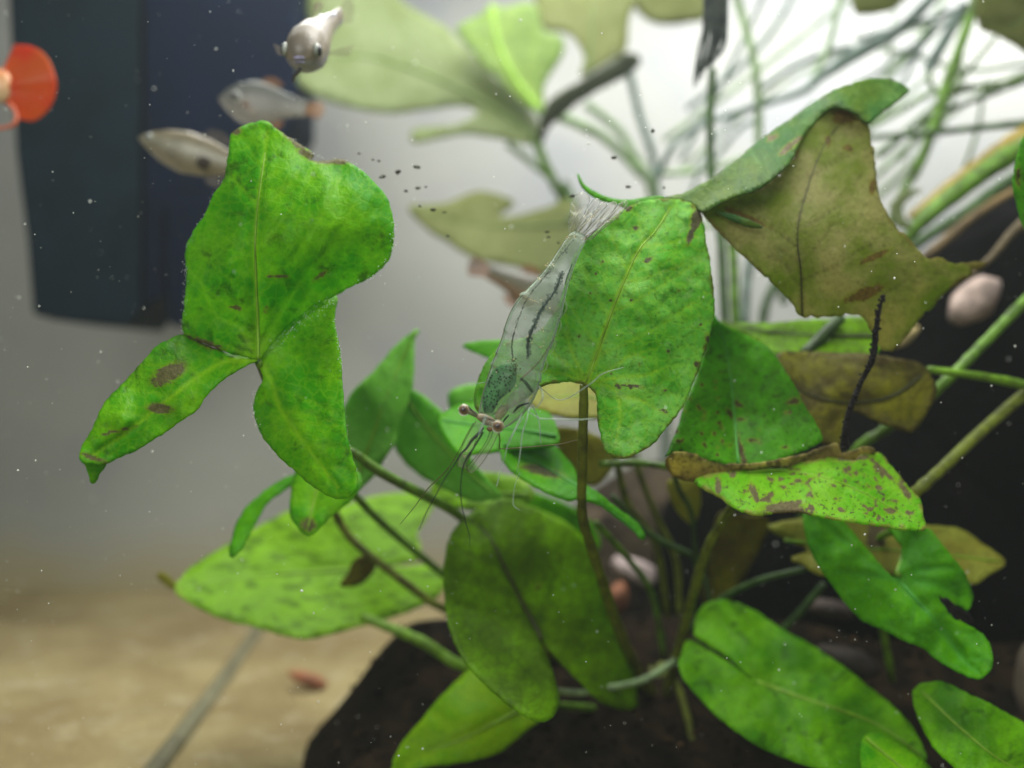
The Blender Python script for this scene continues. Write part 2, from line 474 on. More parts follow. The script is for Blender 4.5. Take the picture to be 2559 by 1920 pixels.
prism_obj('pump_housing', [(358, -220), (742, -220), (738, 300), (660, 420), (560, 640), (545, 700), (400, 745), (358, 770)], FD - 0.02, FD + 0.3, BLACK_PL, fr)
prism_obj('intake_tube', [(412, 500), (560, 500), (520, 640), (466, 640), (462, 806), (452, 814), (430, 814), (418, 800)], FD - 0.05, FD + 0.08, BLACK_PL, fr)
TUBE = plain('tube_pvc', (148, 146, 116), 0.5, 0.4, 0.2, 8, trans=0.3)
zf = -0.872
tp = [Vector((-0.77, 1.7, zf)), Vector((-0.806, 2.25, zf)), Vector((-0.86, 3.1, zf)), Vector((-0.94, 4.1, zf))]
v, f = tube_geo(catmull([p[:] for p in tp], 8), 0.023, 12)
o = mk('airline_tube', v, f, TUBE); tag(o, 'grey green tube lying across the blurred tan sand', 'tube')

# ------------------------------------------------------------------ rocks, soil, pebbles
def rock(name, c, rad, m, seed, amp=0.16, sc=2.6, ic=None, sq=2.0):
    V, F = ic or ICO5
    v = V * (1 + amp * fbm(V, sc, 5, seed))[:, None]
    return mk(name, v * np.array(rad) + np.array(c), F, m)
def rock_mat(name, a, b, cpatch, amt, sc=9, rough=0.8):
    N = NT(name); co = N.obj()
    c = N.mixc(N.step(N.noise(co, sc, 6, 0.65), 0.35, 0.65), lin(*a), lin(*b))
    c = N.mixc(N.step(N.noise(co, sc * 0.55, 5, 0.6, 0.4), 0.56, 0.66, 0, amt), c, lin(*cpatch))
    return N.done(N.prin(c, rough, 0.05, N.bump(N.noise(co, sc * 3, 6, 0.7), 0.7, 0.03)))
RK_BLACK = rock_mat('black_rock', (1, 1, 1), (3, 3, 3), (15, 13, 11), 0.22)
RK_BROWN = rock_mat('brown_soil', (38, 30, 20), (13, 10, 6), (52, 40, 26), 0.35, 16)
RK_GREY = rock_mat('grey_rock', (66, 58, 46), (18, 17, 16), (96, 84, 70), 0.5, 8)
c = P(2660, 1030, 2.75)
o = rock('rock', c, (0.61, 0.40, 0.60), RK_BLACK, 3, 0.10); tag(o, 'black rock rising at the right edge behind the leaf stalks', 'rock')
c = P(2200, 1500, 2.80)
o = rock('rock', c, (0.64, 0.42, 0.66), RK_BLACK, 9, 0.10); tag(o, 'black rock low behind the green leaves at bottom right', 'rock')
c = P(1640, 1500, 2.98)
o = rock('rock', c, (0.34, 0.22, 0.40), RK_GREY, 14, 0.12); tag(o, 'mottled grey brown rock behind the central leaf stalks', 'rock')
n = 110
xs = np.linspace(-0.72, 1.7, n); ys = np.linspace(1.5, 3.1, n)
gx, gy = np.meshgrid(xs, ys); q = np.stack([gx.ravel(), gy.ravel()], 1)
fx = np.clip((q[:, 0] + 0.60) / 0.40, 0, 1); fx = fx * fx * (3 - 2 * fx)
fy = np.clip((3.05 - q[:, 1]) / 0.6, 0, 1) * np.clip((q[:, 1] - 1.72) / 0.75, 0, 1) ** 1.2
z = -0.93 + 0.37 * fx * fy + 0.03 * fbm(q, 4, 4, 21) * fx * fy + 0.010 * fbm(q, 26, 4, 22)
o = mk('soil_bank', np.hstack([q, z[:, None]]), [[j * n + i, j * n + i + 1, (j + 1) * n + i + 1, (j + 1) * n + i] for j in range(n - 1) for i in range(n - 1)], RK_BROWN)
tag(o, 'dark brown planting soil banked under the plants', kind='structure')
SOIL = (xs, ys, z.reshape(n, n))
def soil_z(x, y):
    i = int(np.clip(np.searchsorted(xs, x), 1, n - 1)); j = int(np.clip(np.searchsorted(ys, y), 1, n - 1))
    return float(SOIL[2][j, i])
g = Geo(); rg = np.random.default_rng(3)
for k in range(1200):
    x = rg.uniform(-0.40, 1.5); y = rg.uniform(1.7, 2.9); r = rg.uniform(0.004, 0.011)
    g.add(ICO1[0] * r * rg.uniform(0.6, 1.2, 3) + np.array([x, y, soil_z(x, y)]), ICO1[1])
o = g.mk('gravel', rock_mat('gravel_grain', (34, 27, 18), (10, 8, 6), (104, 82, 56), 0.5, 22)); tag(o, 'dark gravel grains scattered over the brown soil', 'gravel', kind='stuff')

PEB = {}
def pebble(px, py, d, rx, rz, col, label, ang=0, cat='pebble', name='pebble', seed=1):
    m = PEB.setdefault(col, plain('pebble_%d_%d_%d' % col, col, 0.7, 0.3, 0.4, 14, 0.4))
    V, F = ICO3; v = V * (1 + 0.26 * fbm(V, 2.4, 4, seed))[:, None] * np.array([pix(rx, d), pix(min(rx, rz), d), pix(rz, d)])
    a = math.radians(-ang); x = v[:, 0] * math.cos(a) - v[:, 2] * math.sin(a); zz = v[:, 0] * math.sin(a) + v[:, 2] * math.cos(a)
    o = mk(name, np.stack([x, v[:, 1], zz], 1), F, m); o.location = P(px, py, d)
    return tag(o, label, cat, 'pale stones and shells lodged on the dark rocks')
pebble(2432, 752, 2.40, 72, 50, (170, 152, 142), 'large pinkish grey stone on black rock right of the olive leaf', -40, seed=2)
pebble(2262, 842, 2.42, 44, 16, (190, 176, 120), 'thin cream sliver of stone under the olive leaf margin', -42, seed=3)
pebble(1586, 1432, 2.62, 62, 34, (176, 160, 158), 'white pink stone between stalks on grey rock', 25, seed=4)
pebble(1545, 1495, 2.60, 26, 40, (150, 98, 70), 'small rusty brown stone below the white pink stone', 10, seed=5)
pebble(1652, 1617, 2.42, 15, 16, (178, 84, 44), 'tiny orange stone right of the dark central leaf', 0, seed=6)
pebble(1660, 1560, 2.50, 30, 18, (120, 92, 50), 'yellow brown stone above the tiny orange stone', 20, seed=7)
pebble(2075, 1525, 2.32, 60, 24, (58, 48, 42), 'flat brownish pink stone left of the wavy green leaf', 12, seed=8)
pebble(2120, 1650, 2.30, 80, 32, (46, 40, 34), 'dull grey brown stone above the large lower right leaf', 20, seed=9)
pebble(968, 1823, 2.22, 20, 16, (112, 80, 54), 'round tan stone on brown soil left of the lowest leaf', 0, seed=10)
pebble(1470, 1845, 2.2, 17, 15, (108, 82, 52), 'small tan stone on soil right of the lowest leaf', 0, seed=11)
pebble(1330, 1905, 2.15, 30, 14, (96, 72, 46), 'flat tan stone at the bottom edge of the photo', 0, seed=12)
pebble(2590, 1740, 2.2, 46, 130, (84, 76, 62), 'tall grey brown stone at the right border', 0, seed=15)
o = pebble(772, 1700, 2.85, 50, 18, (162, 106, 74), 'small blurred orange red stone on tan sand', 20, seed=13)
del o['group']

# ------------------------------------------------------------------ plants
LM = {}
def lm(k, *a, **b): LM[k] = leaf_mat('leaf_' + k, *a, **b); return LM[k]
lm('fresh', (70, 168, 6), (120, 194, 4), vein=(150, 206, 26), spot=(90, 82, 58), stain=0.34, stainc=(44, 92, 8), veinamt=0.85, film=0.15)
lm('pale_veined', (98, 182, 46), (134, 202, 90), vein=(168, 204, 40), spot=(72, 64, 54), stain=0.3, stainc=(42, 118, 6), veinamt=0.9, dots=0.28, edge=(112, 112, 44), fuzz=0.3, film=0.6)
lm('olive', (172, 172, 108), (124, 148, 34), vein=(84, 80, 34), spot=(104, 88, 46), stain=0.12, stainc=(104, 112, 26), veinamt=0.85, dots=0.12, edge=(130, 122, 64), net=0.07, trans=0.7, fuzz=0.12)
lm('olive_margin', (50, 100, 44), (84, 112, 30), vein=(60, 90, 40), stain=0.45, stainc=(36, 74, 26), veinamt=0.3, edge=(60, 84, 34), fuzz=0.3, film=0.25, trans=0.35)
lm('dim_green', (66, 138, 4), (86, 172, 8), vein=(92, 142, 44), spot=(64, 50, 30), stain=0.3, dots=0.55, veinamt=0.5)
lm('brown', (112, 108, 62), (140, 142, 36), vein=(56, 54, 26), spot=(90, 62, 36), stain=0.3, stainc=(56, 48, 28), veinamt=0.6, brown=(72, 60, 36), edge=(70, 64, 34), trans=0.5)
lm('spotted', (100, 184, 10), (132, 198, 40), vein=(150, 204, 50), spot=(92, 80, 62), stain=0.12, stainc=(60, 136, 16), dots=0.95, dotsc=(80, 92, 36), edge=(150, 150, 70), veinamt=0.6)
lm('withered', (196, 188, 106), (142, 132, 84), vein=(84, 66, 44), spot=(60, 46, 36), stain=0.38, stainc=(70, 60, 44), dots=0.6, edge=(100, 92, 58), veinamt=0.3)
lm('deep', (70, 152, 0), (98, 180, 2), vein=(86, 172, 62), spot=(74, 70, 46), stain=0.22, stainc=(30, 100, 20), veinamt=0.75, fuzz=0.3)
lm('shade', (76, 152, 0), (120, 194, 0), vein=(104, 160, 40), stain=0.35, stainc=(36, 84, 10), veinamt=0.5)
lm('under', (92, 134, 4), (128, 186, 2), vein=(40, 62, 12), spot=(44, 56, 18), stain=0.18, stainc=(48, 84, 16), veinamt=0.85, trans=0.6)
lm('lime', (122, 184, 2), (150, 200, 4), vein=(158, 190, 20), stain=0.3, stainc=(66, 120, 10), veinamt=0.5, trans=0.55)
lm('dashed', (116, 168, 30), (130, 186, 18), vein=(140, 190, 60), stain=0.1, stainc=(84, 126, 16), dash=0.85, veinamt=0.35, trans=0.5, edge=(146, 186, 60))
lm('mid', (112, 184, 60), (128, 196, 80), vein=(110, 172, 70), stain=0.15, veinamt=0.45, stainc=(58, 118, 30))
lm('yellow', (142, 142, 50), (150, 160, 62), vein=(110, 110, 40), stain=0.2, stainc=(104, 98, 32), veinamt=0.5)
lm('hazy', (112, 126, 78), (126, 140, 98), vein=(90, 112, 50), stain=0.15, stainc=(92, 108, 50), veinamt=0.5, trans=0.5)  # water haze is mixed into the colours of the hazy leaves
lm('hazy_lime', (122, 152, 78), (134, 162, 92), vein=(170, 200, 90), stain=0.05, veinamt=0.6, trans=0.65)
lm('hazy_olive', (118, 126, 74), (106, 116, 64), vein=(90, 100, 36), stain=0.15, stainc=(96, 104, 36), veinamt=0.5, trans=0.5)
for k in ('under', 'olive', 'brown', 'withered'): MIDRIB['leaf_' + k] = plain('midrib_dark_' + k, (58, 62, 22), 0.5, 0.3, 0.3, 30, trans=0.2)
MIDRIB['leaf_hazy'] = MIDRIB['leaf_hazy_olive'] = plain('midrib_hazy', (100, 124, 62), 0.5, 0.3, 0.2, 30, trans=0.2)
MIDRIB['leaf_deep'] = MIDRIB['leaf_dim_green'] = plain('midrib_green', (78, 164, 56), 0.45, 0.35, 0.2, 30, trans=0.3)

# --- central arrowhead plant
pa = thing('arrowhead_plant', P(1650, 1760, 2.3), 'large arrowhead leaved plant rooted mid picture carrying the bright green front leaves', 'water plant', 'arrowhead plants')
leaf(pa, 'leaf', [(643, 899), (600, 888), (566, 881), (510, 858), (458, 834), (459, 771), (466, 700), (463, 645), (468, 608), (488, 570), (509, 541), (533, 488), (560, 445), (570, 387), (577, 338), (602, 316), (635, 306), (668, 303), (690, 320), (720, 342), (753, 362), (783, 384), (776, 400), (814, 401), (858, 399), (895, 419), (920, 440), (955, 476), (975, 513), (984, 553), (983, 602), (977, 640), (963, 660), (934, 690), (881, 716), (842, 738), (800, 758), (760, 785), (712, 825), (684, 855), (660, 885)],
     [(645, 900, 1.60), (650, 310, 1.70), (464, 650, 1.70), (560, 650, 1.60), (650, 600, 1.585), (800, 560, 1.575), (980, 560, 1.66), (900, 700, 1.64), (842, 738, 1.67), (700, 830, 1.65), (460, 836, 1.66), (620, 450, 1.62), (760, 420, 1.64), (580, 800, 1.61)],
     mid=[(645, 897), (644, 800), (640, 700), (638, 600), (646, 500), (660, 400), (668, 330)],
     veins=[[(643, 897), (600, 820), (540, 790), (500, 700)], [(643, 897), (600, 880), (540, 850)], [(646, 890), (690, 800), (740, 720), (800, 640)]],
     mat=LM['fresh'], step=8, vw=4.2, nveins=5,
     spots=[(420, 935, 46, 22, -28), (399, 1021, 34, 12, 6), (512, 856, 54, 6, 20), (530, 866, 34, 7, 12), (291, 1078, 50, 3, -14), (233, 1144, 40, 6, 18), (690, 690, 30, 4, 4), (800, 690, 24, 5, -35), (590, 770, 18, 4, 10), (665, 775, 12, 4, -60), (775, 388, 36, 12, 28), (838, 402, 52, 9, 0), (735, 350, 45, 9, 36), (590, 325, 14, 12, 0)],
     petiole=[(645, 905, 1.615), (690, 1000, 1.72), (780, 1090, 1.80), (881, 1133, 1.84), (934, 1170, 1.86), (1003, 1210, 1.89), (1085, 1251, 1.94), (1160, 1300, 2.02), (1330, 1450, 2.12), (1500, 1620, 2.2), (1640, 1760, 2.3)], pet_r=[9, 10, 11, 12, 13, 13, 13, 12, 12, 12, 12], pet_mat=STEM_G,
     label='large leaf at left with twisted lobes and brown scars', pucker=0.014,
     extra=[([(458, 836), (427, 846), (387, 869), (326, 938), (260, 1007), (232, 1068), (207, 1109), (199, 1133), (203, 1150), (210, 1155), (240, 1158), (269, 1155), (301, 1143), (354, 1117), (427, 1068), (488, 1027), (529, 974), (570, 938), (602, 917), (641, 902), (645, 896), (600, 888), (566, 882), (510, 859)],
             [(645, 900, 1.60), (566, 881, 1.61), (458, 836, 1.66), (430, 850, 1.64), (326, 938, 1.60), (420, 950, 1.53), (570, 938, 1.56), (300, 1060, 1.47), (207, 1109, 1.47), (205, 1150, 1.45), (427, 1068, 1.52), (301, 1143, 1.48)], [(640, 900), (560, 905), (470, 960), (380, 1030), (290, 1100), (220, 1145)]),
            ([(205, 1150), (214, 1168), (220, 1186), (226, 1203), (232, 1210), (240, 1205), (250, 1186), (268, 1156), (235, 1158)],
             [(205, 1150, 1.452), (268, 1156, 1.472), (232, 1210, 1.51), (240, 1180, 1.485)]),
            ([(842, 738), (836, 775), (834, 795), (844, 844), (852, 917), (858, 991), (863, 1060), (875, 1125), (889, 1178), (891, 1214), (875, 1241), (850, 1247), (818, 1239), (773, 1210), (732, 1174), (692, 1137), (659, 1096), (639, 1056), (633, 1019), (641, 978), (659, 946), (648, 920), (645, 900), (660, 880), (684, 850), (712, 820), (760, 780), (800, 752)],
             [(645, 900, 1.61), (700, 830, 1.665), (842, 738, 1.68), (760, 800, 1.67), (720, 900, 1.64), (840, 850, 1.60), (633, 1019, 1.62), (740, 1030, 1.54), (863, 1060, 1.52), (692, 1137, 1.55), (850, 1245, 1.46), (800, 1150, 1.50)], [(652, 905), (680, 960), (700, 1020), (740, 1080), (800, 1160), (845, 1220)])])

LB = leaf(pa, 'leaf', [(1459, 961), (1427, 954), (1390, 954), (1361, 962), (1345, 970), (1310, 995), (1270, 1020), (1225, 1035), (1195, 1030), (1184, 1007), (1187, 978), (1199, 934), (1223, 893), (1245, 867), (1285, 850), (1335, 835), (1372, 800), (1398, 750), (1418, 690), (1432, 645), (1455, 610), (1492, 575), (1532, 545), (1560, 522), (1600, 505), (1640, 497), (1680, 497), (1708, 501), (1740, 517), (1755, 541), (1765, 602), (1775, 655), (1783, 722), (1787, 771), (1779, 820), (1763, 877), (1744, 930), (1724, 978), (1704, 1023), (1667, 1068), (1630, 1113), (1585, 1137), (1553, 1147), (1524, 1139), (1508, 1117), (1498, 1080), (1492, 1031), (1490, 991), (1478, 972)],
     [(1460, 958, 1.60), (1700, 505, 1.69), (1400, 740, 1.63), (1550, 520, 1.66), (1785, 770, 1.67), (1550, 760, 1.575), (1650, 760, 1.585), (1700, 1020, 1.60), (1545, 1140, 1.50), (1560, 1020, 1.55), (1190, 1000, 1.66), (1320, 920, 1.63), (1620, 640, 1.61), (1500, 640, 1.62)],
     mid=[(1466, 955), (1492, 885), (1512, 825), (1532, 771), (1565, 690), (1597, 624), (1638, 578), (1675, 521)],
     veins=[[(1464, 955), (1445, 915), (1420, 850), (1415, 780)], [(1463, 955), (1420, 915), (1380, 878)], [(1460, 957), (1410, 935), (1330, 930), (1250, 960)], [(1468, 955), (1530, 920), (1575, 890), (1640, 870)], [(1470, 957), (1540, 945), (1610, 938), (1670, 915)], [(1472, 960), (1520, 965), (1545, 990), (1549, 1047), (1538, 1115)], [(1545, 990), (1600, 1000), (1650, 1030)]],
     mat=LM['pale_veined'], step=7, vw=4.0, nveins=4, pucker=0.013, relief=0.004,
     spots=[(random.uniform(1440, 1770), random.uniform(540, 1110), random.uniform(2.5, 5), random.uniform(2, 4), random.uniform(0, 90)) for _ in range(30)] + [(1585, 965, 24, 5, 8), (1545, 965, 10, 5, 40), (1658, 1027, 14, 4, 20), (1742, 910, 8, 8, 0), (1740, 545, 13, 34, 18), (1725, 590, 8, 24, 18), (1570, 520, 12, 9, 0), (1768, 845, 7, 14, 0), (1620, 650, 12, 6, -30), (1590, 570, 9, 6, 0)],
     petiole=[(1459, 962, 1.605), (1458, 1048, 1.625), (1455, 1180, 1.68), (1455, 1286, 1.74), (1475, 1359, 1.80), (1512, 1473, 1.92), (1553, 1591, 2.06), (1600, 1690, 2.2), (1650, 1760, 2.3)], pet_r=[11, 12, 12.5, 13, 13, 14, 14, 13, 13], pet_mat=STEM_O,
     label='pale veined upright leaf behind the clear shrimp')

leaf(pa, 'leaf', [(1443, 433), (1447, 437), (1462, 462), (1500, 485), (1540, 497), (1575, 499), (1614, 492), (1660, 490), (1650, 502), (1614, 508), (1572, 524), (1545, 512), (1500, 499), (1470, 482), (1450, 458)], [(1443, 433, 1.78), (1600, 510, 1.72), (1550, 505, 1.73)],
     mat=LM['dim_green'], step=7, nveins=0, pucker=0.0, wig=0.6, label='thin curled leaf margin above the pale veined leaf')

leaf(pa, 'leaf', [(1353, 1602), (1374, 1656), (1390, 1705), (1398, 1750), (1386, 1786), (1361, 1802), (1325, 1794), (1276, 1762), (1231, 1725), (1191, 1684), (1166, 1656), (1146, 1623), (1130, 1583), (1117, 1530), (1111, 1469), (1111, 1408), (1121, 1351), (1138, 1318), (1166, 1290), (1200, 1268), (1239, 1252), (1268, 1247), (1309, 1257), (1361, 1278), (1410, 1302), (1459, 1343), (1492, 1400), (1520, 1465), (1545, 1538), (1565, 1611), (1581, 1656), (1593, 1733), (1589, 1770), (1528, 1766), (1492, 1745), (1467, 1717), (1422, 1676), (1390, 1640)],
     [(1353, 1600, 1.96), (1166, 1290, 2.02), (1115, 1440, 1.93), (1239, 1371, 1.99), (1300, 1500, 1.98), (1200, 1600, 1.86), (1360, 1795, 1.70), (1400, 1350, 2.06), (1500, 1480, 2.10), (1590, 1750, 2.12), (1480, 1650, 2.04), (1270, 1250, 2.08)],
     mid=[(1353, 1600), (1341, 1571), (1309, 1514), (1272, 1440), (1239, 1371), (1211, 1326), (1170, 1296)], mat=LM['under'], step=13, vw=6, nveins=5, spots=[(1345, 1467, 9, 7, 0)],
     petiole=[(1354, 1604, 1.97), (1420, 1660, 2.1), (1540, 1730, 2.2), (1650, 1780, 2.3)], pet_r=11, pet_mat=STEM_O, label='dark heart shaped leaf hanging tip up at bottom centre')

leaf(pa, 'leaf', [(1154, 1689), (1180, 1672), (1240, 1690), (1300, 1740), (1350, 1790), (1325, 1818), (1288, 1851), (1248, 1880), (1187, 1900), (1125, 1910), (1064, 1916), (1000, 1945), (960, 1965), (979, 1920), (987, 1888), (1012, 1847), (1060, 1790), (1109, 1733)],
     [(1160, 1690, 2.10), (1340, 1800, 2.06), (970, 1950, 1.95), (1060, 1790, 2.03), (1200, 1890, 1.98), (1180, 1800, 2.0)], mid=[(1330, 1760), (1250, 1800), (1150, 1850), (1050, 1890), (970, 1950)], mat=LM['lime'], step=13, nveins=4, label='bright lime leaf lowest at bottom centre',
     petiole=[(1330, 1760, 2.07), (1480, 1770, 2.2), (1640, 1790, 2.3)])

leaf(pa, 'leaf', [(435, 1469), (455, 1440), (480, 1416), (529, 1383), (570, 1359), (627, 1326), (675, 1300), (724, 1276), (790, 1268), (849, 1266), (900, 1250), (963, 1235), (1030, 1232), (1085, 1240), (1081, 1269), (1060, 1306), (1040, 1335), (1050, 1352), (1049, 1396), (1003, 1408), (940, 1420), (1010, 1414), (1070, 1412), (1101, 1418), (1111, 1457), (1100, 1485), (1064, 1509), (1003, 1534), (942, 1554), (881, 1569), (834, 1583), (773, 1595), (712, 1587), (635, 1566), (549, 1542), (488, 1514), (452, 1489)],
     [(435, 1469, 2.20), (600, 1350, 2.40), (650, 1450, 2.30), (770, 1590, 2.20), (900, 1420, 2.36), (1080, 1240, 2.55), (1100, 1450, 2.34), (850, 1270, 2.46), (900, 1560, 2.26)], mid=[(930, 1418), (850, 1425), (740, 1432), (640, 1440), (540, 1455), (440, 1470)], mat=LM['dashed'], step=15, vw=5, nveins=6,
     petiole=[(930, 1420, 2.37), (1040, 1480, 2.36), (1120, 1530, 2.38), (1300, 1620, 2.38), (1640, 1760, 2.32)], pet_r=10, label='broad blurred light green leaf pointing left above the sand')
leaf(pa, 'leaf', [(438, 1462), (420, 1438), (398, 1428), (391, 1440), (408, 1458), (432, 1474)], [(391, 1440, 2.21)], mat=LM['yellow'], step=9, nveins=0, label='withered brown leaf tip at far left')

leaf(pa, 'leaf', [(1040, 822), (1046, 826), (1035, 846), (1034, 909), (1028, 974), (1010, 1030), (995, 1060), (987, 1105), (963, 1141), (934, 1186), (905, 1215), (870, 1245), (845, 1240), (845, 1100), (862, 1010), (890, 970), (930, 930), (971, 884), (1003, 851)],
     [(1040, 822, 2.06), (880, 1230, 2.0), (940, 1000, 2.02), (1020, 1000, 2.0), (870, 1020, 2.08)], mid=[(880, 1230), (920, 1120), (960, 1010), (1000, 910), (1040, 826)], mat=LM['mid'], step=13, nveins=4, label='blurred pointed leaf right of the twisted left leaf',
     petiole=[(880, 1232, 2.0), (980, 1330, 2.15), (1200, 1500, 2.3), (1640, 1760, 2.34)])
leaf(pa, 'leaf', [(1000, 985), (1030, 975), (1080, 1010), (1130, 1060), (1160, 1120), (1200, 1180), (1240, 1225), (1250, 1245), (1180, 1253), (1120, 1228), (1050, 1190), (1005, 1150), (985, 1110), (988, 1050)],
     [(1010, 985, 2.12), (1245, 1245, 1.98), (1100, 1100, 2.06), (1000, 1130, 2.12)], mid=[(1010, 990), (1070, 1070), (1140, 1150), (1240, 1240)], mat=LM['mid'], step=13, nveins=3, label='blurred rounded leaf below the shrimp antennae')
leaf(pa, 'leaf', [(735, 1180), (760, 1160), (860, 1160), (905, 1200), (880, 1245), (830, 1288), (797, 1322), (768, 1337), (741, 1316), (724, 1288), (726, 1240)], [(740, 1180, 1.9), (765, 1337, 1.80), (860, 1250, 1.84)], mat=LM['fresh'], step=11, nveins=0, vw=4, mid=[(800, 1180), (785, 1250), (768, 1325)], label='rounded green lobe showing under the twisted left leaf', spots=[(770, 1310, 20, 16, 0)])
leaf(pa, 'leaf', [(574, 1391), (572, 1375), (580, 1345), (588, 1312), (612, 1270), (640, 1245), (671, 1218), (735, 1185), (745, 1200), (700, 1232), (668, 1258), (645, 1294), (622, 1339), (600, 1375), (585, 1388)], [(574, 1391, 1.86), (640, 1260, 1.94), (740, 1190, 1.98), (600, 1330, 1.9)], mat=LM['deep'], step=9, nveins=0, label='narrow dark green leaf blade hanging under the left leaf')
leaf(pa, 'leaf', [(934, 1387), (905, 1392), (881, 1408), (868, 1440), (850, 1462), (866, 1468), (900, 1462), (925, 1440), (940, 1420)], [(934, 1387, 2.24), (855, 1465, 2.22), (920, 1440, 2.26)], mat=LM['brown'], step=8, nveins=0, label='small brown translucent leaf scrap on a stalk')

leaf(pa, 'leaf', [(1095, 1045), (1120, 1025), (1150, 1012), (1200, 1008), (1300, 1020), (1370, 1030), (1395, 1080), (1385, 1112), (1300, 1122), (1200, 1132), (1150, 1135), (1112, 1095)], [(1095, 1045, 1.9), (1390, 1090, 1.84), (1200, 1130, 1.82), (1200, 1010, 1.95)], mat=LM['deep'], step=10, nveins=3, mid=[(1390, 1090), (1300, 1075), (1200, 1065), (1105, 1050)], label='dark green leaf directly behind the shrimp head')
leaf(pa, 'leaf', [(1249, 1092), (1251, 1131), (1262, 1155), (1285, 1180), (1317, 1203), (1355, 1223), (1389, 1239), (1423, 1250), (1445, 1246), (1500, 1262), (1545, 1293), (1590, 1330), (1606, 1347), (1614, 1342), (1595, 1308), (1550, 1275), (1500, 1235), (1450, 1200), (1436, 1170), (1412, 1140), (1389, 1117), (1344, 1112), (1299, 1115), (1268, 1104)],
     [(1249, 1095, 1.83), (1440, 1240, 1.76), (1400, 1120, 1.90), (1610, 1345, 1.80), (1320, 1160, 1.84)], mid=[(1260, 1110), (1320, 1145), (1400, 1190), (1480, 1240), (1606, 1340)], mat=LM['deep'], step=9, nveins=4, spots=[(1355, 1178, 55, 11, 14)], label='narrow green leaf crossing behind the central stalk')
leaf(pa, 'leaf', [(1320, 1000), (1345, 962), (1400, 935), (1480, 930), (1530, 980), (1520, 1035), (1450, 1045), (1400, 1038), (1345, 1020)], [(1320, 1000, 2.0), (1520, 1000, 1.95), (1430, 940, 2.05)], mat=LM['yellow'], step=11, nveins=3, mid=[(1515, 1000), (1430, 990), (1330, 1000)], label='olive yellow leaf in the notch of the pale veined leaf')
leaf(pa, 'leaf', [(1370, 1072), (1420, 1068), (1470, 1078), (1520, 1110), (1530, 1170), (1480, 1215), (1440, 1190), (1400, 1130)], [(1370, 1072, 2.1), (1520, 1170, 2.05)], mat=LM['yellow'], step=12, nveins=0, label='yellow leaf scrap behind the central stalk')
leaf(pa, 'leaf', [(1155, 866), (1190, 853), (1235, 850), (1300, 858), (1330, 900), (1290, 925), (1240, 900), (1200, 888)], [(1155, 866, 2.0), (1300, 880, 1.9)], mat=LM['mid'], step=11, nveins=0, label='small blurred leaf tip behind the shrimp back')
leaf(pa, 'leaf', [(1310, 1215), (1345, 1235), (1420, 1262), (1475, 1300), (1500, 1360), (1470, 1400), (1400, 1390), (1330, 1330), (1305, 1270)], [(1310, 1215, 2.35), (1480, 1380, 2.3)], mat=LM['shade'], step=14, nveins=0, label='dim green leaf above the dark heart shaped leaf')
leaf(pa, 'leaf', [(1075, 1215), (1130, 1185), (1210, 1180), (1300, 1195), (1335, 1235), (1300, 1265), (1220, 1275), (1130, 1268), (1085, 1245)], [(1075, 1215, 2.2), (1330, 1235, 2.1), (1200, 1270, 2.12)], mat=LM['dashed'], step=13, nveins=3, mid=[(1325, 1235), (1200, 1232), (1085, 1222)], label='yellow green leaf edge behind the shrimp antennae')
leaf(pa, 'leaf', [(1120, 985), (1180, 960), (1260, 965), (1310, 1000), (1300, 1060), (1210, 1075), (1140, 1050)], [(1120, 985, 2.15), (1300, 1030, 2.1)], mat=LM['mid'], step=13, nveins=0, label='pale leaf scrap behind the shrimp eyes')
stem('stalk', [(790, 1190, 2.06), (841, 1290, 2.12), (881, 1351, 2.13), (963, 1420, 2.14), (1044, 1481, 2.16), (1101, 1518, 2.18), (1300, 1600, 2.3), (1600, 1740, 2.32)], 11, STEM_O, pa, wob=0.8)
stem('stalk', [(900, 1540, 2.24), (934, 1554, 2.24), (1044, 1599, 2.24), (1105, 1636, 2.24), (1166, 1668, 2.24), (1400, 1740, 2.3), (1620, 1790, 2.33)], [10, 12, 13, 14, 14, 13, 12], STEM_Y, pa, wob=0.8)
stem('stalk', [(1850, 1235, 1.76), (1822, 1278, 1.85), (1769, 1367, 1.92), (1736, 1469, 2.0), (1715, 1550, 2.08), (1680, 1680, 2.2), (1655, 1780, 2.3)], [10, 11, 12, 13, 13, 13, 13], STEM_O, pa, wob=0.8)
stem('stalk', [(1488, 1306, 2.0), (1557, 1383, 2.1), (1626, 1477, 2.2), (1660, 1640, 2.3)], 8, STEM_G, pa, wob=0.8)
stem('stalk', [(1530, 1240, 2.0), (1610, 1326, 2.06), (1700, 1375, 2.12), (1745, 1395, 2.16)], 8, STEM_D, pa, wob=0.8)
stem('stalk', [(1683, 1180, 2.0), (1700, 1230, 2.02), (1730, 1290, 2.06), (1740, 1420, 2.14)], 7, STEM_D, pa, wob=0.8)
stem('stalk', [(1525, 1070, 2.06), (1540, 1150, 2.1), (1570, 1260, 2.14), (1640, 1360, 2.2), (1670, 1540, 2.28)], 9, STEM_O, pa, wob=0.8)
stem('stalk', [(1790, 1560, 2.2), (1770, 1480, 2.2), (1760, 1420, 2.2), (1770, 1390, 2.2)], 7, STEM_D, pa, wob=0.8)
stem('stalk', [(1690, 1700, 2.2), (1720, 1800, 2.15), (1745, 1940, 2.1)], 9, STEM_O, pa, wob=0.8)
stem('root', [(1394, 1727, 2.0), (1451, 1731, 2.0), (1532, 1717, 2.05), (1614, 1697, 2.1), (1687, 1652, 2.15)], 9, STEM_P, pa, wob=0.6)
v, f = ICO3
v = v * (1 + 0.2 * fbm(v, 2.5, 3, 4))[:, None] * np.array([0.075, 0.06, 0.12]) + np.array(P(1650, 1790, 2.32))
mk('crown', v, f, STEM_O, pa)

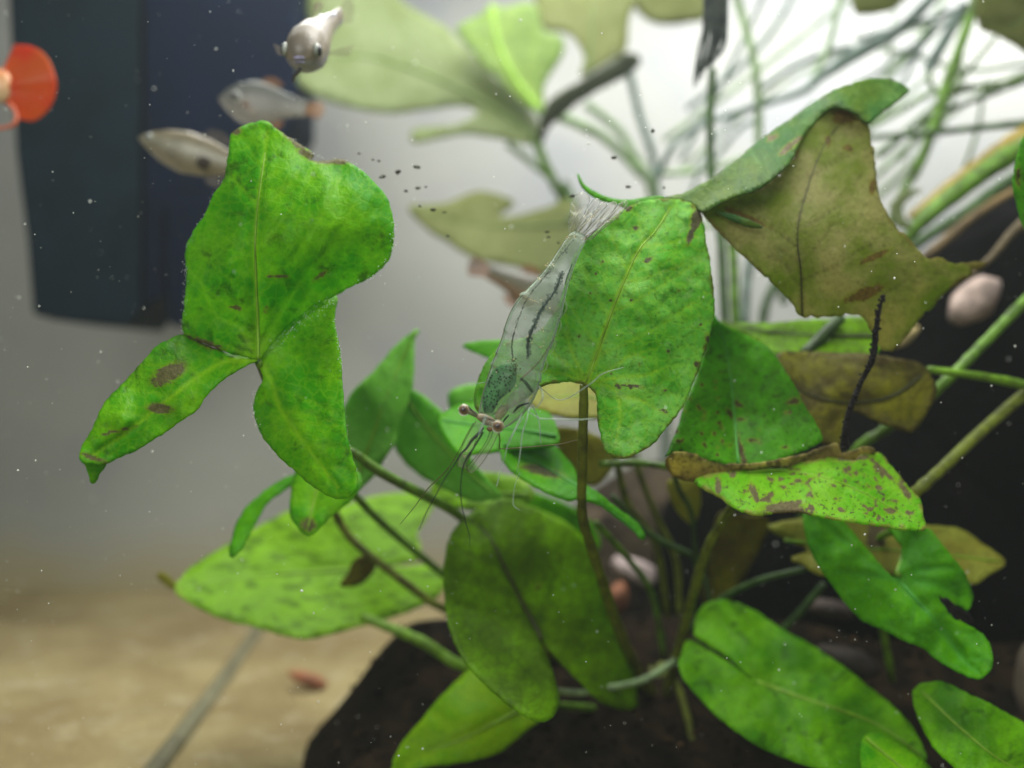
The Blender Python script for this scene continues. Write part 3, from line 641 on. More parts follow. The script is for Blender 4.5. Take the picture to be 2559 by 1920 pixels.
leaf(pa, 'leaf', [(1668, 1200), (1705, 1196), (1745, 1205), (1752, 1260), (1730, 1312), (1692, 1280), (1672, 1240)], [(1668, 1200, 2.05), (1730, 1310, 2.1)], mat=LM['yellow'], step=10, nveins=0, label='small yellow leaf hanging below the spotted lime leaf')
leaf(pa, 'leaf', [(1800, 1282), (1860, 1290), (1925, 1300), (1895, 1380), (1850, 1465), (1800, 1525), (1752, 1500), (1765, 1410), (1782, 1340)], [(1800, 1282, 2.2), (1920, 1300, 2.25), (1760, 1500, 2.3)], mat=LM['brown'], step=12, nveins=0, label='drooping brown leaf behind the olive stalk')
stem('stalk', [(1560, 1070, 2.16), (1600, 1190, 2.2), (1640, 1290, 2.24), (1690, 1400, 2.28), (1700, 1540, 2.3)], 8, STEM_O, pa, wob=0.8)
stem('stalk', [(2020, 1420, 2.0), (1900, 1450, 2.05), (1800, 1500, 2.15), (1720, 1580, 2.24)], 8, STEM_D, pa, wob=0.8)
stem('stalk', [(2060, 1460, 2.1), (1990, 1540, 2.14), (1900, 1620, 2.2), (1760, 1720, 2.28)], 10, STEM_D, pa, wob=0.8)
stem('stalk', [(1500, 1160, 1.95), (1600, 1158, 1.98), (1680, 1168, 2.0), (1760, 1160, 2.02)], 9, STEM_G, pa, wob=0.8)
# --- right-hand arrowhead plant
pb = thing('arrowhead_plant', P(2250, 1800, 2.25), 'right hand arrowhead plant with olive, spotted and dark green leaves before the black rocks', 'water plant', 'arrowhead plants')
LC = leaf(pb, 'leaf', [(1757, 525), (1801, 502), (1854, 482), (1895, 468), (1944, 431), (1976, 399), (1997, 350), (2025, 313), (2070, 268), (2130, 262), (2168, 305), (2180, 350), (2188, 407), (2190, 443), (2200, 496), (2216, 529), (2241, 566), (2269, 592), (2296, 625), (2322, 648), (2350, 642), (2385, 660), (2420, 655), (2465, 657), (2430, 685), (2391, 710), (2351, 746), (2325, 775), (2302, 795), (2265, 840), (2229, 880), (2200, 870), (2180, 835), (2150, 790), (2080, 792), (2005, 793), (1976, 755), (1940, 718), (1903, 681), (1860, 640), (1825, 608), (1793, 575), (1765, 545)],
     [(1757, 525, 1.72), (2005, 793, 1.72), (2000, 560, 1.70), (2168, 305, 1.82), (2070, 346, 1.80), (1903, 681, 1.70), (2190, 480, 1.76), (2220, 650, 1.72), (2465, 657, 1.86), (2229, 880, 1.80), (2200, 780, 1.74), (1900, 480, 1.76), (2300, 780, 1.80)],
     mid=[(2005, 789), (2001, 675), (1993, 610), (1997, 549), (2013, 488), (2037, 415), (2070, 346), (2120, 290)],
     veins=[[(2013, 566), (2050, 545), (2086, 521), (2105, 495), (2119, 472), (2140, 430)], [(2009, 698), (2050, 680), (2078, 673), (2118, 645), (2190, 610), (2260, 640)], [(1995, 620), (1930, 570), (1880, 530)], [(2003, 720), (1960, 660), (1920, 640)], [(2025, 440), (2080, 410), (2140, 380)], [(2208, 738), (2240, 715), (2290, 690), (2380, 680)]],
     mat=LM['olive'], step=8, vw=1.9, nveins=2, torn=1.0, pucker=0.004, relief=0.0015, spots=[(2070, 350, 9, 16, 0), (2120, 370, 13, 10, 0), (2180, 468, 8, 20, 0), (2160, 735, 55, 14, -20), (2190, 640, 45, 7, -25), (2110, 290, 30, 20, 0), (1870, 545, 60, 8, 22)],
     label='large olive translucent leaf with folded green upper margin')
leaf(LC, 'folded_margin', [(1659, 494), (1712, 480), (1781, 443), (1838, 399), (1903, 346), (1968, 301), (2025, 260), (2078, 228), (2131, 207), (2184, 195), (2229, 199), (2265, 216), (2273, 228), (2249, 248), (2212, 277), (2168, 307), (2140, 285), (2085, 268), (2040, 300), (2005, 345), (1976, 402), (1944, 434), (1895, 471), (1854, 485), (1801, 505), (1757, 530), (1735, 515), (1700, 502)],
     [(1659, 494, 1.72), (1757, 528, 1.70), (1860, 470, 1.70), (1850, 395, 1.77), (1990, 380, 1.74), (2025, 262, 1.84), (2184, 195, 1.90), (2273, 228, 1.92), (2168, 305, 1.805), (2080, 270, 1.79)], mat=LM['olive_margin'], step=8, nveins=0, pucker=0.008, spots=[(1975, 365, 34, 8, -38), (1930, 345, 16, 6, -30)])
leaf(LC, 'torn_flap', [(1790, 528), (1830, 535), (1870, 548), (1905, 566), (1900, 572), (1860, 566), (1820, 548)], [(1790, 528, 1.69), (1905, 568, 1.68)], mat=LM['olive_margin'], step=6, nveins=0, wig=0.7)
leaf(pb, 'leaf', [(1797, 803), (1834, 806), (1919, 807), (2005, 800), (2090, 796), (2184, 793), (2200, 840), (2190, 885), (2100, 890), (1944, 885), (1900, 860), (1850, 832)], [(1797, 803, 2.05), (2184, 800, 2.0), (1944, 880, 1.95)], mat=LM['under'], step=12, nveins=3, mid=[(2190, 840), (2050, 840), (1920, 830), (1810, 805)], label='olive green band of leaf below the olive leaf')
stem('stalk', [(2100, 795, 1.98), (2060, 835, 1.96), (2010, 885, 1.94)], 15, STEM_D, pb)
leaf(pb, 'leaf', [(1838, 1163), (1770, 1150), (1700, 1132), (1665, 1142), (1671, 1130), (1688, 1085), (1702, 1045), (1722, 985), (1745, 930), (1762, 880), (1773, 832), (1785, 787), (1797, 803), (1815, 815), (1862, 836), (1919, 868), (1965, 930), (2010, 1010), (2045, 1070), (2055, 1102), (1984, 1135), (1900, 1163), (1865, 1162)],
     [(1850, 1160, 1.72), (1790, 800, 1.85), (1801, 828, 1.86), (1822, 909, 1.85), (1834, 1048, 1.81), (1690, 1110, 1.70), (1730, 1000, 1.75), (1900, 900, 1.83), (2040, 1090, 1.74), (1930, 1060, 1.77)],
     mid=[(1845, 1158), (1836, 1048), (1824, 930), (1808, 850), (1792, 805)], mat=LM['dim_green'], step=10, vw=4, nveins=5, label='dim folded leaf standing between the pale and olive leaves', spots=[(1852, 1125, 6, 50, -14)] + [(random.uniform(1690, 1830), random.uniform(900, 1140), random.uniform(3, 7), random.uniform(2.5, 5), random.uniform(0, 90)) for _ in range(60)] + [(random.uniform(1840, 2030), random.uniform(950, 1140), random.uniform(6, 16), random.uniform(3, 5), random.gauss(0, 15)) for _ in range(11)])
leaf(pb, 'leaf', [(1944, 881), (2045, 880), (2180, 885), (2249, 897), (2294, 905), (2318, 921), (2330, 946), (2342, 974), (2330, 1011), (2310, 1043), (2294, 1068), (2273, 1082), (2237, 1072), (2188, 1052), (2127, 1027), (2112, 1072), (2100, 1112), (2050, 1108), (2005, 1060), (1984, 987), (1956, 925)],
     [(1944, 881, 1.92), (2318, 921, 1.93), (2100, 960, 1.87), (2273, 1082, 1.90), (2050, 1105, 1.84), (2250, 980, 1.88)], mid=[(2318, 925), (2240, 985), (2160, 1005), (2060, 1000), (1970, 960)], veins=[[(2318, 925), (2200, 920), (2080, 900)], [(2318, 930), (2290, 1000), (2270, 1060)]], mat=LM['brown'], step=11, nveins=4,
     petiole=[(2318, 923, 1.93), (2400, 934, 1.93), (2480, 946, 1.95), (2560, 963, 1.98), (2680, 990, 2.05), (2760, 1200, 2.2)], pet_r=[9, 10, 11, 12, 12, 12], pet_mat=STEM_Y, label='brownish see through leaf on a bright stalk at right')
stem('stalk', [(2680, 640, 2.15), (2559, 755, 2.08), (2480, 835, 2.04), (2391, 925, 2.0), (2300, 1010, 2.02), (2200, 1080, 2.06), (2140, 1125, 2.08), (2000, 1300, 2.2)], 14, STEM_G, pb, wob=0.7)
stem('stalk', [(2700, 880, 2.08), (2559, 987, 2.0), (2460, 1072, 1.94), (2360, 1165, 1.88), (2286, 1231, 1.84), (2200, 1300, 1.95)], 15, STEM_O, pb, wob=0.7)
LG = leaf(pb, 'leaf', [(1736, 1202), (1757, 1188), (1822, 1176), (1923, 1163), (1993, 1155), (2082, 1143), (2135, 1150), (2155, 1134), (2200, 1133), (2225, 1161), (2253, 1194), (2277, 1223), (2302, 1251), (2308, 1290), (2310, 1322), (2249, 1320), (2168, 1308), (2086, 1296), (2025, 1283), (1985, 1277), (1944, 1280), (1887, 1286), (1842, 1271), (1814, 1257), (1800, 1245), (1765, 1225)],
     [(1736, 1202, 1.68), (1923, 1163, 1.74), (2155, 1134, 1.76), (2310, 1315, 1.62), (2000, 1280, 1.60), (1830, 1265, 1.61), (2050, 1210, 1.66), (2277, 1223, 1.70), (1900, 1220, 1.66)],
     mid=[(1870, 1180), (1950, 1175), (2040, 1190), (2130, 1220), (2220, 1265), (2300, 1312)], veins=[[(1880, 1180), (1870, 1230), (1850, 1265)], [(1990, 1165), (2100, 1175), (2200, 1200), (2270, 1250)], [(1920, 1185), (1960, 1215), (2030, 1260)]], mat=LM['spotted'], step=7, vw=3.2, nveins=4, pucker=0.008,
     spots=[(1955, 1268, 52, 14, -6), (1985, 1280, 45, 9, 10), (2226, 1277, 16, 9, 10), (1885, 1232, 10, 24, -20), (1795, 1215, 8, 24, 0), (2200, 1170, 50, 6, 42), (2260, 1225, 30, 8, 55), (2130, 1145, 50, 7, -5)] + [(random.uniform(1800, 2290), random.uniform(1165, 1300), random.uniform(4, 13), random.uniform(2.5, 6), random.gauss(15, 30)) for _ in range(70)], label='lime leaf peppered with brown spots at right')
leaf(LG, 'withered_edge', [(1663, 1149), (1690, 1132), (1740, 1137), (1790, 1157), (1880, 1162), (2000, 1140), (2060, 1118), (2096, 1108), (2105, 1135), (2160, 1118), (2190, 1130), (2150, 1150), (2085, 1156), (1993, 1168), (1920, 1172), (1820, 1185), (1760, 1200), (1735, 1205), (1690, 1198), (1668, 1175)],
     [(1663, 1149, 1.69), (1900, 1165, 1.735), (2150, 1130, 1.75)], mat=LM['withered'], step=8, nveins=0, torn=0.6)
DR = stem('dead_root', [(2208, 738, 1.715), (2196, 775, 1.71), (2188, 828, 1.71), (2180, 893, 1.71), (2155, 946, 1.71), (2127, 1011, 1.70), (2112, 1072, 1.70), (2112, 1120, 1.71)], [2, 5, 7, 8, 6, 7, 8, 12], plain('dead_root_black', (26, 23, 24), 0.9, 0.2, 0.5, 40, 0.6), pb, 7, wob=2.2, n=12)
g = Geo()
for p in resample(catmull([(2208, 738, 1.71), (2196, 775, 1.705), (2188, 828, 1.705), (2180, 893, 1.705), (2155, 946, 1.705), (2127, 1011, 1.695), (2112, 1072, 1.695), (2112, 1120, 1.705)], 8), 5):
    for _ in range(2):
        r = pix(random.uniform(1.5, 5.5), p[2]); g.add(OCT[0] * r * np.array([random.uniform(.5, 1.6), .7, random.uniform(.5, 1.6)]) + np.array(P(p[0] + random.gauss(0, 5), p[1] + random.gauss(0, 3), p[2] + random.gauss(0, .004))), OCT[1])
o = g.mk('algae_fuzz', bpy.data.materials['dead_root_black'], DR, False); o['kind'] = 'stuff'
LH = leaf(pb, 'leaf', [(2241, 1444), (2229, 1440), (2192, 1402), (2155, 1357), (2123, 1319), (2094, 1288), (2050, 1275), (2009, 1280), (2013, 1326), (2025, 1375), (2054, 1428), (2086, 1473), (2127, 1526), (2159, 1554), (2208, 1575), (2261, 1603), (2310, 1623), (2343, 1648), (2383, 1672), (2424, 1690), (2452, 1693), (2477, 1672), (2481, 1640), (2473, 1607), (2452, 1583), (2420, 1562), (2387, 1540), (2370, 1520), (2395, 1512), (2420, 1526), (2432, 1497), (2428, 1473), (2412, 1432), (2379, 1391), (2347, 1351), (2310, 1316), (2220, 1310), (2235, 1340), (2258, 1370), (2248, 1420)],
     [(2241, 1444, 1.80), (2020, 1300, 1.86), (2452, 1690, 1.70), (2300, 1330, 1.86), (2432, 1497, 1.80), (2159, 1554, 1.80), (2300, 1560, 1.75), (2343, 1648, 1.76), (2380, 1440, 1.79), (2100, 1400, 1.81)],
     mid=[(2241, 1444), (2294, 1505), (2347, 1562), (2399, 1640), (2440, 1680)], veins=[[(2241, 1444), (2180, 1440), (2100, 1430)], [(2241, 1444), (2160, 1400), (2060, 1310)], [(2241, 1444), (2258, 1400), (2285, 1340)], [(2245, 1444), (2310, 1425), (2380, 1420)], [(2250, 1450), (2330, 1460), (2400, 1490)]], mat=LM['deep'], step=9, vw=5, nveins=4, pucker=0.013, relief=0.012,
     spots=[(2385, 1520, 34, 8, 38), (2410, 1545, 22, 8, 30)], petiole=[(2243, 1440, 1.805), (2262, 1368, 1.86), (2230, 1330, 1.95), (2180, 1400, 2.05), (2230, 1700, 2.2)], pet_r=9, pet_mat=STEM_Y, label='wavy dark green leaf with a torn black notch')
leaf(LH, 'torn_shred', [(2342, 1488), (2368, 1500), (2392, 1518), (2425, 1540), (2434, 1562), (2405, 1560), (2385, 1545), (2360, 1522)], [(2342, 1488, 1.775), (2434, 1562, 1.785)], mat=bpy.data.materials['dead_root_black'], step=6, nveins=0, wig=3.5)
leaf(pb, 'leaf', [(1919, 1312), (2000, 1296), (2100, 1290), (2230, 1300), (2326, 1312), (2399, 1322), (2452, 1355), (2513, 1404), (2473, 1436), (2424, 1461), (2300, 1440), (2200, 1435), (2060, 1440), (2010, 1412), (1976, 1394), (2020, 1375), (1990, 1358), (1950, 1338)],
     [(1919, 1312, 2.0), (2513, 1404, 1.98), (2200, 1300, 2.04), (2250, 1440, 1.92)], mid=[(1960, 1350), (2150, 1370), (2300, 1380), (2500, 1403)], mat=LM['yellow'], step=13, nveins=4, label='olive yellow leaf behind the wavy dark green leaf', spots=[(2190, 1340, 25, 40, 10)])
leaf(pb, 'leaf', [(1740, 1591), (1736, 1583), (1740, 1538), (1765, 1508), (1810, 1499), (1854, 1511), (1895, 1530), (1928, 1556), (1976, 1583), (2046, 1623), (2107, 1664), (2168, 1713), (2229, 1762), (2277, 1811), (2306, 1868), (2312, 1900), (2270, 1935), (2180, 1960), (2066, 1926), (1984, 1902), (1903, 1868), (1830, 1819), (1773, 1770), (1712, 1697), (1697, 1660), (1702, 1630), (1720, 1598), (1740, 1606), (1820, 1655), (1885, 1702), (1830, 1650)],
     [(1888, 1702, 1.98), (1790, 1510, 2.12), (1740, 1560, 2.10), (1700, 1650, 1.98), (2306, 1880, 1.84), (2066, 1926, 1.78), (1900, 1868, 1.83), (2046, 1623, 2.04), (2060, 1770, 1.90), (2200, 1760, 1.94), (1800, 1740, 1.92)],
     mid=[(1890, 1704), (2005, 1745), (2107, 1778), (2200, 1815), (2300, 1885)], veins=[[(1890, 1704), (1850, 1620), (1790, 1530)], [(1890, 1704), (1920, 1790), (1970, 1870)], [(1890, 1704), (1800, 1720), (1720, 1680)], [(1895, 1705), (1980, 1680), (2080, 1690)]], mat=LM['shade'], step=12, vw=6, nveins=4, pucker=0.014, relief=0.012, label='large blurred leaf with a dark slit at lower right',
     petiole=[(1888, 1702, 1.985), (1840, 1660, 2.06), (1900, 1700, 2.2), (2100, 1790, 2.28)], pet_r=8, pet_mat=STEM_D)
leaf(pb, 'leaf', [(2155, 1850), (2176, 1831), (2220, 1839), (2269, 1870), (2320, 1910), (2350, 1965), (2250, 1990), (2170, 1960), (2150, 1900)], [(2155, 1850, 1.78), (2340, 1950, 1.70), (2170, 1960, 1.66)], mat=LM['fresh'], step=11, nveins=3, mid=[(2165, 1845), (2230, 1900), (2320, 1970)], label='small green leaf cut by the bottom edge at right')
leaf(pb, 'leaf', [(2281, 1733), (2294, 1713), (2326, 1703), (2359, 1705), (2412, 1729), (2473, 1758), (2559, 1806), (2640, 1860), (2660, 1960), (2560, 2010), (2440, 1985), (2391, 1925), (2351, 1888), (2310, 1831), (2288, 1778)],
     [(2300, 1715, 1.84), (2640, 1880, 1.72), (2440, 1985, 1.64), (2450, 1830, 1.72), (2310, 1831, 1.76)], mid=[(2300, 1725), (2400, 1820), (2500, 1900), (2620, 1960)], mat=LM['shade'], step=10, nveins=5, pucker=0.012, label='green leaf in the lower right corner')
leaf(pb, 'leaf', [(2559, 338), (2542, 395), (2534, 448), (2542, 509), (2570, 580), (2640, 560), (2660, 420), (2610, 330)], [(2540, 440, 1.72), (2650, 420, 1.80)], mat=LM['dim_green'], step=9, nveins=3, mid=[(2650, 440), (2540, 450)], label='green leaf edge entering at the right border', spots=[(2545, 440, 5, 30, 0)])
# knocked-back root mass
v, f = ICO3
v = v * (1 + 0.2 * fbm(v, 2.5, 3, 6))[:, None] * np.array([0.06, 0.05, 0.10]) + np.array(P(2250, 1830, 2.26))
mk('crown', v, f, STEM_O, pb)

# --- hazy plant at the back
MUL = 1.16
pc = thing('arrowhead_plant', P(1660, 1500, 2.95), 'hazy blurred arrowhead plant whose pale leaves fill the top centre background', 'water plant', 'arrowhead plants')
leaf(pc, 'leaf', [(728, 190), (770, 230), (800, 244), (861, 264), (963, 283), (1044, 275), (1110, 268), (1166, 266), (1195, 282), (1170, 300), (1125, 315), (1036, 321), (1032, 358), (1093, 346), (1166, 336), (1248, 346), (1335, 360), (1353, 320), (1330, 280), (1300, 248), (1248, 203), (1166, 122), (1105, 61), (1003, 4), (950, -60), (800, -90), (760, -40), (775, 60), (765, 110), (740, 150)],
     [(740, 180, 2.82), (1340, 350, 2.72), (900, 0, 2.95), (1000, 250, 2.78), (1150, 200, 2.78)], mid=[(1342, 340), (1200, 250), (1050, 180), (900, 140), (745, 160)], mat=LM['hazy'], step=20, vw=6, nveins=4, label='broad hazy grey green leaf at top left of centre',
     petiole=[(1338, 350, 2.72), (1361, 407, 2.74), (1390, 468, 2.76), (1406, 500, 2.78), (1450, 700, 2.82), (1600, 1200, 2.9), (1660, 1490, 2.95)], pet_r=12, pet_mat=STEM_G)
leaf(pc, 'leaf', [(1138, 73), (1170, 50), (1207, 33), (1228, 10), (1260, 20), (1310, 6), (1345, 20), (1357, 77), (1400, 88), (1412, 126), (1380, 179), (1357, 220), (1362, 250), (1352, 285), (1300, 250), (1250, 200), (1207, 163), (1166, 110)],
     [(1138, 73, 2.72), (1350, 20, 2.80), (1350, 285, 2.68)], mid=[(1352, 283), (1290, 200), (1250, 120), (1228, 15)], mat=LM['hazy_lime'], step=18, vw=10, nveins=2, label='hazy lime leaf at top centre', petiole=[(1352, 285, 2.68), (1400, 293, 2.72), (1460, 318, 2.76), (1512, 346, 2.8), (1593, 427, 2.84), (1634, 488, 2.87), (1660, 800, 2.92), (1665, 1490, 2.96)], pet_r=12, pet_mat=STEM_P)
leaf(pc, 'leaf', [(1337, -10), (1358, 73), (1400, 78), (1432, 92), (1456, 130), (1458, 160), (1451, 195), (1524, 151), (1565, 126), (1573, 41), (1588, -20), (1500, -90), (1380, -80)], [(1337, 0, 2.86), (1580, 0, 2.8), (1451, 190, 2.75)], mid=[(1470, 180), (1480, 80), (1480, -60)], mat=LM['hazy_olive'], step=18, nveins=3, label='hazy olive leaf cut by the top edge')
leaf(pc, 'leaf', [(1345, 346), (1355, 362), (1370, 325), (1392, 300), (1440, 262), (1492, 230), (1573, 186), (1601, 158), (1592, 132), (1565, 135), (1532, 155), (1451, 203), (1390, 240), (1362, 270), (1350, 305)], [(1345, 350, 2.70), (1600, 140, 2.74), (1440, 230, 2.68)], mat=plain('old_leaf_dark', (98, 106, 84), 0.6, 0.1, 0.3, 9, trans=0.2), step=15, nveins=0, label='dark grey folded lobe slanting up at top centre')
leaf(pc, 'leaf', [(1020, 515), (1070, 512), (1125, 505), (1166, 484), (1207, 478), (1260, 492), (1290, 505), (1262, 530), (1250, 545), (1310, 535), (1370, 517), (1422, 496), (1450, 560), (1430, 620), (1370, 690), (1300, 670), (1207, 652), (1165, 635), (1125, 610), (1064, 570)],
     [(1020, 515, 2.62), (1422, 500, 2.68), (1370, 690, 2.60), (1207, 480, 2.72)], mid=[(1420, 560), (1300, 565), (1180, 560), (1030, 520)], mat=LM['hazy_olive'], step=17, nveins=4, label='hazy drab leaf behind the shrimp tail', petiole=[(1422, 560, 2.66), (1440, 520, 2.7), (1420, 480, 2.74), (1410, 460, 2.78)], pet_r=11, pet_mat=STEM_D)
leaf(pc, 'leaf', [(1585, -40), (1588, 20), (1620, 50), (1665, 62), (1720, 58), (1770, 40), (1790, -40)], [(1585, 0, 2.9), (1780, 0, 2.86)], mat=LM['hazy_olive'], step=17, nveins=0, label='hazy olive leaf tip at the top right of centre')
stem('stalk', [(1268, 358, 2.86), (1329, 407, 2.88), (1395, 470, 2.88), (1450, 620, 2.9)], 9, STEM_P, pc)
stem('stalk', [(1465, 260, 2.85), (1540, 320, 2.86), (1580, 380, 2.87), (1625, 470, 2.88), (1660, 700, 2.92)], 11, STEM_P, pc)
stem('stalk', [(1573, 179, 2.82), (1597, 285, 2.83), (1630, 387, 2.85), (1642, 488, 2.87), (1655, 700, 2.9), (1665, 1400, 2.95)], 10, STEM_B, pc)
MUL = 1.0
# --- tangle of stalks in the upper right
MUL = 1.05
pd = thing('stalk_plant', P(2350, 1150, 2.75), 'tangle of long thin green and grey stalks against the white glow at top right', 'water plant')
for pts, r, m in [
    ([(1835, -30, 2.7), (1866, 81, 2.7), (1887, 163, 2.7), (1895, 264, 2.72), (1895, 346, 2.74), (1900, 500, 2.76), (1960, 760, 2.8)], 11, STEM_P),
    ([(1781, 171, 2.35), (1775, 285, 2.35), (1777, 427, 2.34), (1790, 540, 2.33), (1802, 610, 2.32), (1811, 800, 2.3), (1830, 1000, 2.3)], 11, STEM_D),
    ([(1822, 560, 2.5), (1832, 640, 2.5), (1838, 800, 2.5), (1850, 1000, 2.5)], 12, STEM_G),
    ([(2340, -15, 2.8), (2249, 73, 2.78), (2190, 108, 2.76), (2127, 142, 2.75), (2085, 170, 2.75), (2046, 195, 2.75), (2005, 228, 2.74), (1903, 262, 2.72), (1781, 303, 2.7), (1725, 330, 2.7), (1680, 370, 2.7), (1640, 450, 2.72)], [14, 15, 16, 17, 15, 12, 10, 9, 8, 8, 8, 8], STEM_B),
    ([(2448, -30, 2.55), (2412, 81, 2.55), (2367, 203, 2.55), (2330, 326, 2.56), (2290, 427, 2.58), (2257, 480, 2.6), (2200, 620, 2.66)], [14, 13, 13, 13, 12, 10, 9], STEM_G),
    ([(2640, 300, 2.45), (2559, 309, 2.46), (2432, 321, 2.5), (2310, 334, 2.52), (2188, 343, 2.54), (2080, 365, 2.56)], [11, 10, 9, 8, 7, 6], STEM_D),
    ([(2640, 165, 2.6), (2559, 203, 2.62), (2432, 252, 2.65), (2310, 300, 2.7), (2196, 392, 2.75)], 7, STEM_D),
    ([(2105, -30, 2.85), (2078, 94, 2.85), (2046, 171, 2.85), (2015, 230, 2.86)], 8, STEM_P),
    ([(2440, 8, 2.8), (2310, 53, 2.8), (2229, 75, 2.82), (2140, 100, 2.84)], 8, STEM_B),
    ([(2130, 118, 2.9), (2066, 134, 2.9), (1984, 167, 2.9), (1903, 222, 2.9)], 8, STEM_B),
    ([(2490, 90, 2.7), (2404, 195, 2.7), (2350, 262, 2.72), (2250, 400, 2.8)], 6, STEM_G),
    ([(2620, 185, 2.75), (2559, 195, 2.75), (2452, 216, 2.75), (2390, 232, 2.75), (2345, 232, 2.75), (2322, 200, 2.75), (2330, 150, 2.76)], 7, STEM_Y),
    ([(2400, 25, 2.8), (2371, 53, 2.8), (2280, 115, 2.82), (2188, 186, 2.85), (2130, 215, 2.87)], 6, STEM_B),
    ([(2390, 40, 2.84), (2351, 66, 2.84), (2290, 130, 2.85), (2229, 193, 2.86)], 6, STEM_B),
    ([(2640, 145, 2.85), (2559, 159, 2.85), (2432, 177, 2.85), (2350, 160, 2.86), (2269, 132, 2.88), (2200, 125, 2.9)], 6, STEM_P),
    ([(2410, 10, 2.65), (2385, 60, 2.66), (2350, 120, 2.68), (2318, 178, 2.7)], 14, STEM_B),
    ([(1760, 430, 2.9), (1800, 380, 2.9), (1850, 320, 2.9), (1890, 300, 2.9)], 6, STEM_B),
    ([(1730, 480, 2.9), (1750, 420, 2.9), (1790, 350, 2.92), (1840, 290, 2.92)], 5, STEM_B),
    ([(2170, 320, 2.7), (2260, 270, 2.7), (2330, 232, 2.7), (2430, 215, 2.72)], 8, STEM_P),
    ([(1860, 820, 2.7), (1868, 700, 2.7), (1880, 640, 2.7), (1900, 600, 2.72)], 11, STEM_B),
    ([(1905, 820, 2.75), (1915, 760, 2.75), (1945, 700, 2.75), (1990, 640, 2.76)], 12, STEM_D),
]: stem('stalk', pts, r, m, pd, 8, wob=0.8)
rs = np.random.default_rng(77)
for k in range(13):                                            # thinner stalks deeper in the tangle
    x0, y0 = rs.uniform(1640, 2300), rs.uniform(260, 640); an = rs.uniform(0.35, 1.35); L = rs.uniform(420, 900); cv = rs.uniform(-90, 90); d = rs.uniform(2.85, 3.35)
    pts = [(x0 + L * t * math.cos(an) + cv * math.sin(3.1 * t) * math.sin(an), y0 - L * t * math.sin(an) + cv * math.sin(3.1 * t) * math.cos(an), d - 0.2 * t) for t in (0, .25, .5, .75, 1)]
    r0 = rs.uniform(4, 9); stem('stalk', pts, [r0, r0, r0 * .9, r0 * .8, r0 * .7], [STEM_P, STEM_B, STEM_G, STEM_P][k % 4], pd, 7, wob=0.9)
for pts, r, m in [
    ([(2640, 290, 2.45), (2520, 360, 2.45), (2420, 430, 2.45), (2330, 500, 2.45), (2270, 545, 2.46)], [20, 18, 16, 13, 9], plain('old_stalk_yellow', (176, 156, 74), 0.5, 0.3, 0.4, 12, 0.4, trans=0.2)),
    ([(2650, 330, 2.4), (2530, 385, 2.4), (2420, 460, 2.4), (2310, 550, 2.4), (2240, 640, 2.44)], [24, 26, 24, 20, 12], STEM_G),
    ([(2650, 400, 2.36), (2520, 455, 2.36), (2410, 535, 2.36), (2290, 612, 2.38), (2220, 690, 2.4)], [20, 16, 15, 13, 11], STEM_D),
    ([(2650, 430, 2.34), (2530, 480, 2.34), (2430, 545, 2.34), (2340, 620, 2.35), (2250, 690, 2.36)], [9, 10, 12, 12, 9], plain('old_stalk_brown', (116, 98, 62), 0.6, 0.3, 0.4, 14, 0.5)),
    ([(2600, 520, 2.1), (2530, 580, 2.1), (2470, 650, 2.08), (2400, 700, 2.08)], [12, 12, 9, 6], plain('old_stalk_scrap', (96, 84, 56), 0.7, 0.3, 0.4, 18, 0.5)),
]: stem('leaf_sheath', pts, r, m, pd, 8, wob=1.5)
leaf(pd, 'leaf', [(2139, -30), (2136, 31), (2168, 37), (2208, 33), (2245, 16), (2275, -30)], [(2139, 0, 2.7)], mat=LM['hazy_olive'], step=14, nveins=0)
leaf(pd, 'leaf', [(2457, -40), (2444, 65), (2493, 90), (2546, 122), (2600, 140), (2650, -30)], [(2457, 0, 2.5), (2600, 0, 2.45), (2540, 120, 2.52)], mat=LM['hazy_olive'], step=14, nveins=3, mid=[(2640, -20), (2540, 60), (2460, 65)], label='olive leaf in the top right corner')
leaf(pd, 'leaf', [(2302, 470), (2278, 474), (2250, 480), (2226, 508), (2224, 535), (2236, 560), (2258, 575), (2285, 565), (2262, 548), (2256, 520), (2275, 495), (2300, 478)], [(2302, 470, 2.3), (2230, 530, 2.34)], mat=LM['hazy'], step=9, nveins=0)

MUL = 1.0
# dead frayed stem floating at the top
g = Geo(); rg = np.random.default_rng(8)
for k in range(26):
    u = k / 25; a = 1757 + 60 * u; b = 1733 + 46 * u
    yb = 214 - 60 * u + rg.uniform(-18, 12)
    pts = catmull([(a, -60), (a + rg.uniform(-3, 3), 60), (a - 10 + rg.uniform(-4, 4), 120), (b, yb)], 5)
    v, f = tube_geo(Pn(pts, np.full(len(pts), 2.2) + rg.uniform(-0.012, 0.012)), np.linspace(1, 0.5, len(pts)) * pix(3.6, 2.2), 5)
    g.add(v, f)
o = g.mk('dead_stem', plain('dead_stem_fibre', (62, 68, 62), 0.8, 0.2, 0.5, 40, 0.4, col2=(36, 44, 44)))
tag(o, 'dark frayed dead stem hanging from the top edge', 'dead stem')

